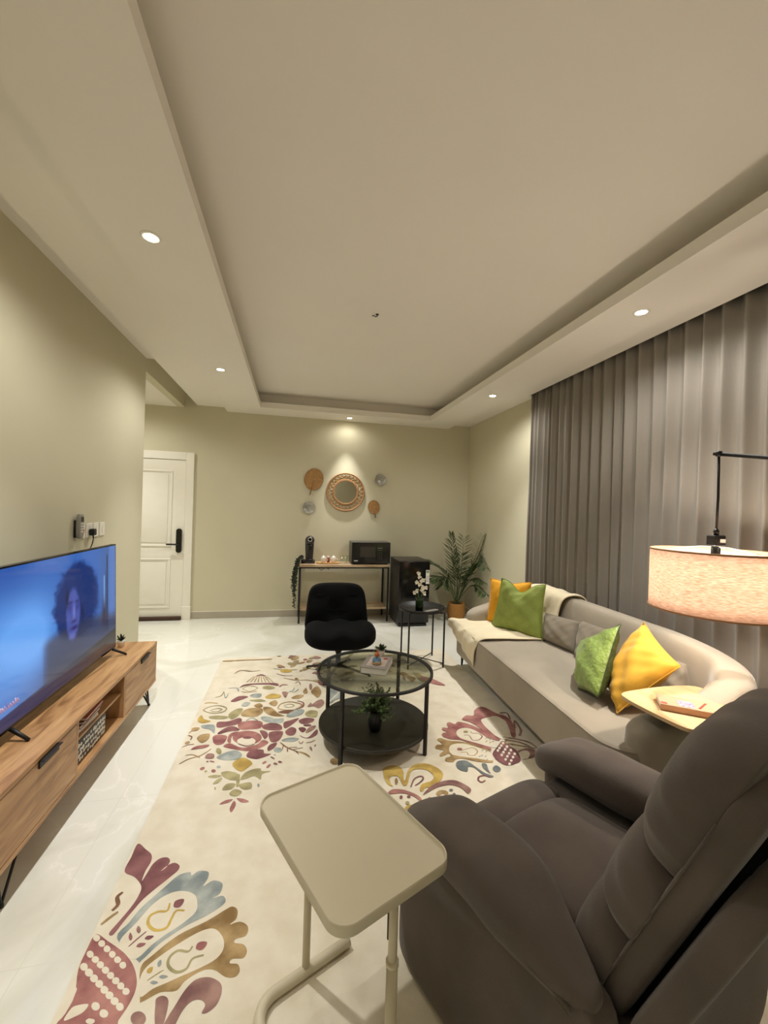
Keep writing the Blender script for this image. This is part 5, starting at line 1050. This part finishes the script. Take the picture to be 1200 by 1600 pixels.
# back: three stacked cushions leaning back
LEAN = math.radians(22)
def bx(v):  # rotate about the seat line (x axis) at (0,-.02,.42)
    y, z = v.y, v.z-.42; c, s_ = math.cos(LEAN), math.sin(LEAN); return Vector((v.x, -.03+y*c-z*s_, .42+y*s_+z*c))
def bcush(name, z0, z1, hx, hy, yc, e=3.2, seed=0, wf=0):
    def fn(q, p):
        q = q.copy(); hz = (z1-z0)/2; t = q.z/hz
        side = smooth(.55, 1.0, abs(q.x)/hx); 
        if q.y < 0: q.y *= .12
        q.y += wf*math.sin(q.x*42+seed)*math.exp(-((abs(t)-1)/.35)**2)*(1 if q.y > 0 else 0)
        ed = smooth(.72, .98, abs(q.x)/hx); q.y += .007*math.sin(q.z*75+seed*2)*ed*(1 if q.y > 0 else 0); q.x -= math.copysign(.006*math.sin(q.z*52+seed)*ed, q.x)
        q.z += .012*(1-(q.x/hx)**2)*(-1 if wf < 0 else 1)*.5
        return q
    m = MB().puff((0, yc, (z0+z1)/2), (hx, hy, (z1-z0)/2), e, 22, fn=fn, xf=bx); return m.build(name, CHARC, rc)
bcush('lumbar_cushion', .355, .610, .335, .120, .0, 3.2, 1, .004)
bcush('middle_cushion', .550, .805, .338, .122, .0, 3.2, 2, .004)
hc = bcush('head_cushion', .735, 1.105, .325, .126, .0, 3.3, 3, .005)
m = MB().puff((0, -.028, .72), (.326, .032, .340), 9, 16, xf=bx); gus = m.build('side_gusset', CHARC, rc)
for sg in (-1, 1): MB().tube([bx(Vector((sg*.328, -.004, z))) for z in [.43+.05*i for i in range(12)]], .0022, 6).build('gusset_piping', CHARC, gus)
MB().puff((0, -.075, .66), (.285, .030, .27), 8, 8, xf=bx).build('dark_gap_filler', BLKFAB, rc)  # black filler added so the gap behind the cushions stays dark
# rear shell panel
def shfn(q, p):
    q = q.copy(); q.x *= 1-.10*max(0, q.z/.38)**3; return q
MB().puff((0.02, -.136, .455), (.385, .034, .41), 9, 18, fn=shfn, xf=lambda v: Vector((v.x, v.y-.404*max(0, v.z-.42), v.z))).build('rear_shell', CHARC, rc)
# ================================================================ LAPTOP TABLE
lt = thing('laptop_table', 'beige metal laptop table with a rimmed rounded top in the foreground', 'side table', (.176, 1.147, .0125), math.radians(24.2))
LH = .588; hx, hy = .1765, .2475
m = MB(); prof = [(.004, LH-.030), (0, LH-.026), (0, LH-.004), (.0015, LH), (.004, LH), (.0055, LH-.002), (.0075, LH-.007)]
N = 4*9
vs_ = []
for ins, z in prof: vs_ += [(x, y, z) for x, y in rrect(hx-ins, hy-ins, .052-ins, 8)]
fs = [tuple(range(N-1, -1, -1))]
for i in range(len(prof)-1):
    for k in range(N): fs.append((i*N+k, i*N+(k+1) % N, (i+1)*N+(k+1) % N, (i+1)*N+k))
fs.append(tuple((len(prof)-1)*N+k for k in range(N)))
m.add(vs_, fs); tp = m.build('table_top', BEIGE, lt)
for p in tp.data.polygons:
    if len(p.vertices) > 8: p.use_smooth = False
MB().box(-.035, .055, -.20, .20, LH-.045, LH-.030, .003).lathe([(.045, LH-.058), (.050, LH-.045), (.0001, LH-.045)], (.02, -.10, 0), 20).lathe([(.0001, LH-.058), (.045, LH-.058)], (.02, -.10, 0), 20).build('top_bracket', BEIGE, lt)
MB().tube([(-.018, .188, .02), (-.018, .188, LH-.04)], .012, 16).build('slim_post', BEIGE, lt)
MB().tube([(.022, -.190, .30), (.022, -.190, LH-.04)], .0115, 16).build('inner_tube', BEIGE, lt)
MB().tube([(.022, -.190, .015), (.022, -.190, .355)], .0145, 16).lathe([(.0146, .350), (.0165, .352), (.0165, .362), (.0116, .364)], (.022, -.190, 0), 14).build('outer_tube', BEIGE, lt)
R0 = .0165
base = [(.14, .186, R0)]+[(.0, .186, R0)]+arcpts((-.12, .116, R0), .07, PI/2, PI, 8)+arcpts((-.12, -.116, R0), .07, PI, PI*1.5, 8)+[(.0, -.186, R0), (.16, -.186, R0)]
MB().tube(base, R0, 14).build('floor_frame', BEIGE, lt)
MB().tube([(.022, -.170, LH-.05), (.022, -.172, .40)], .004, 8).build('adjust_lever', BLACKP, lt)
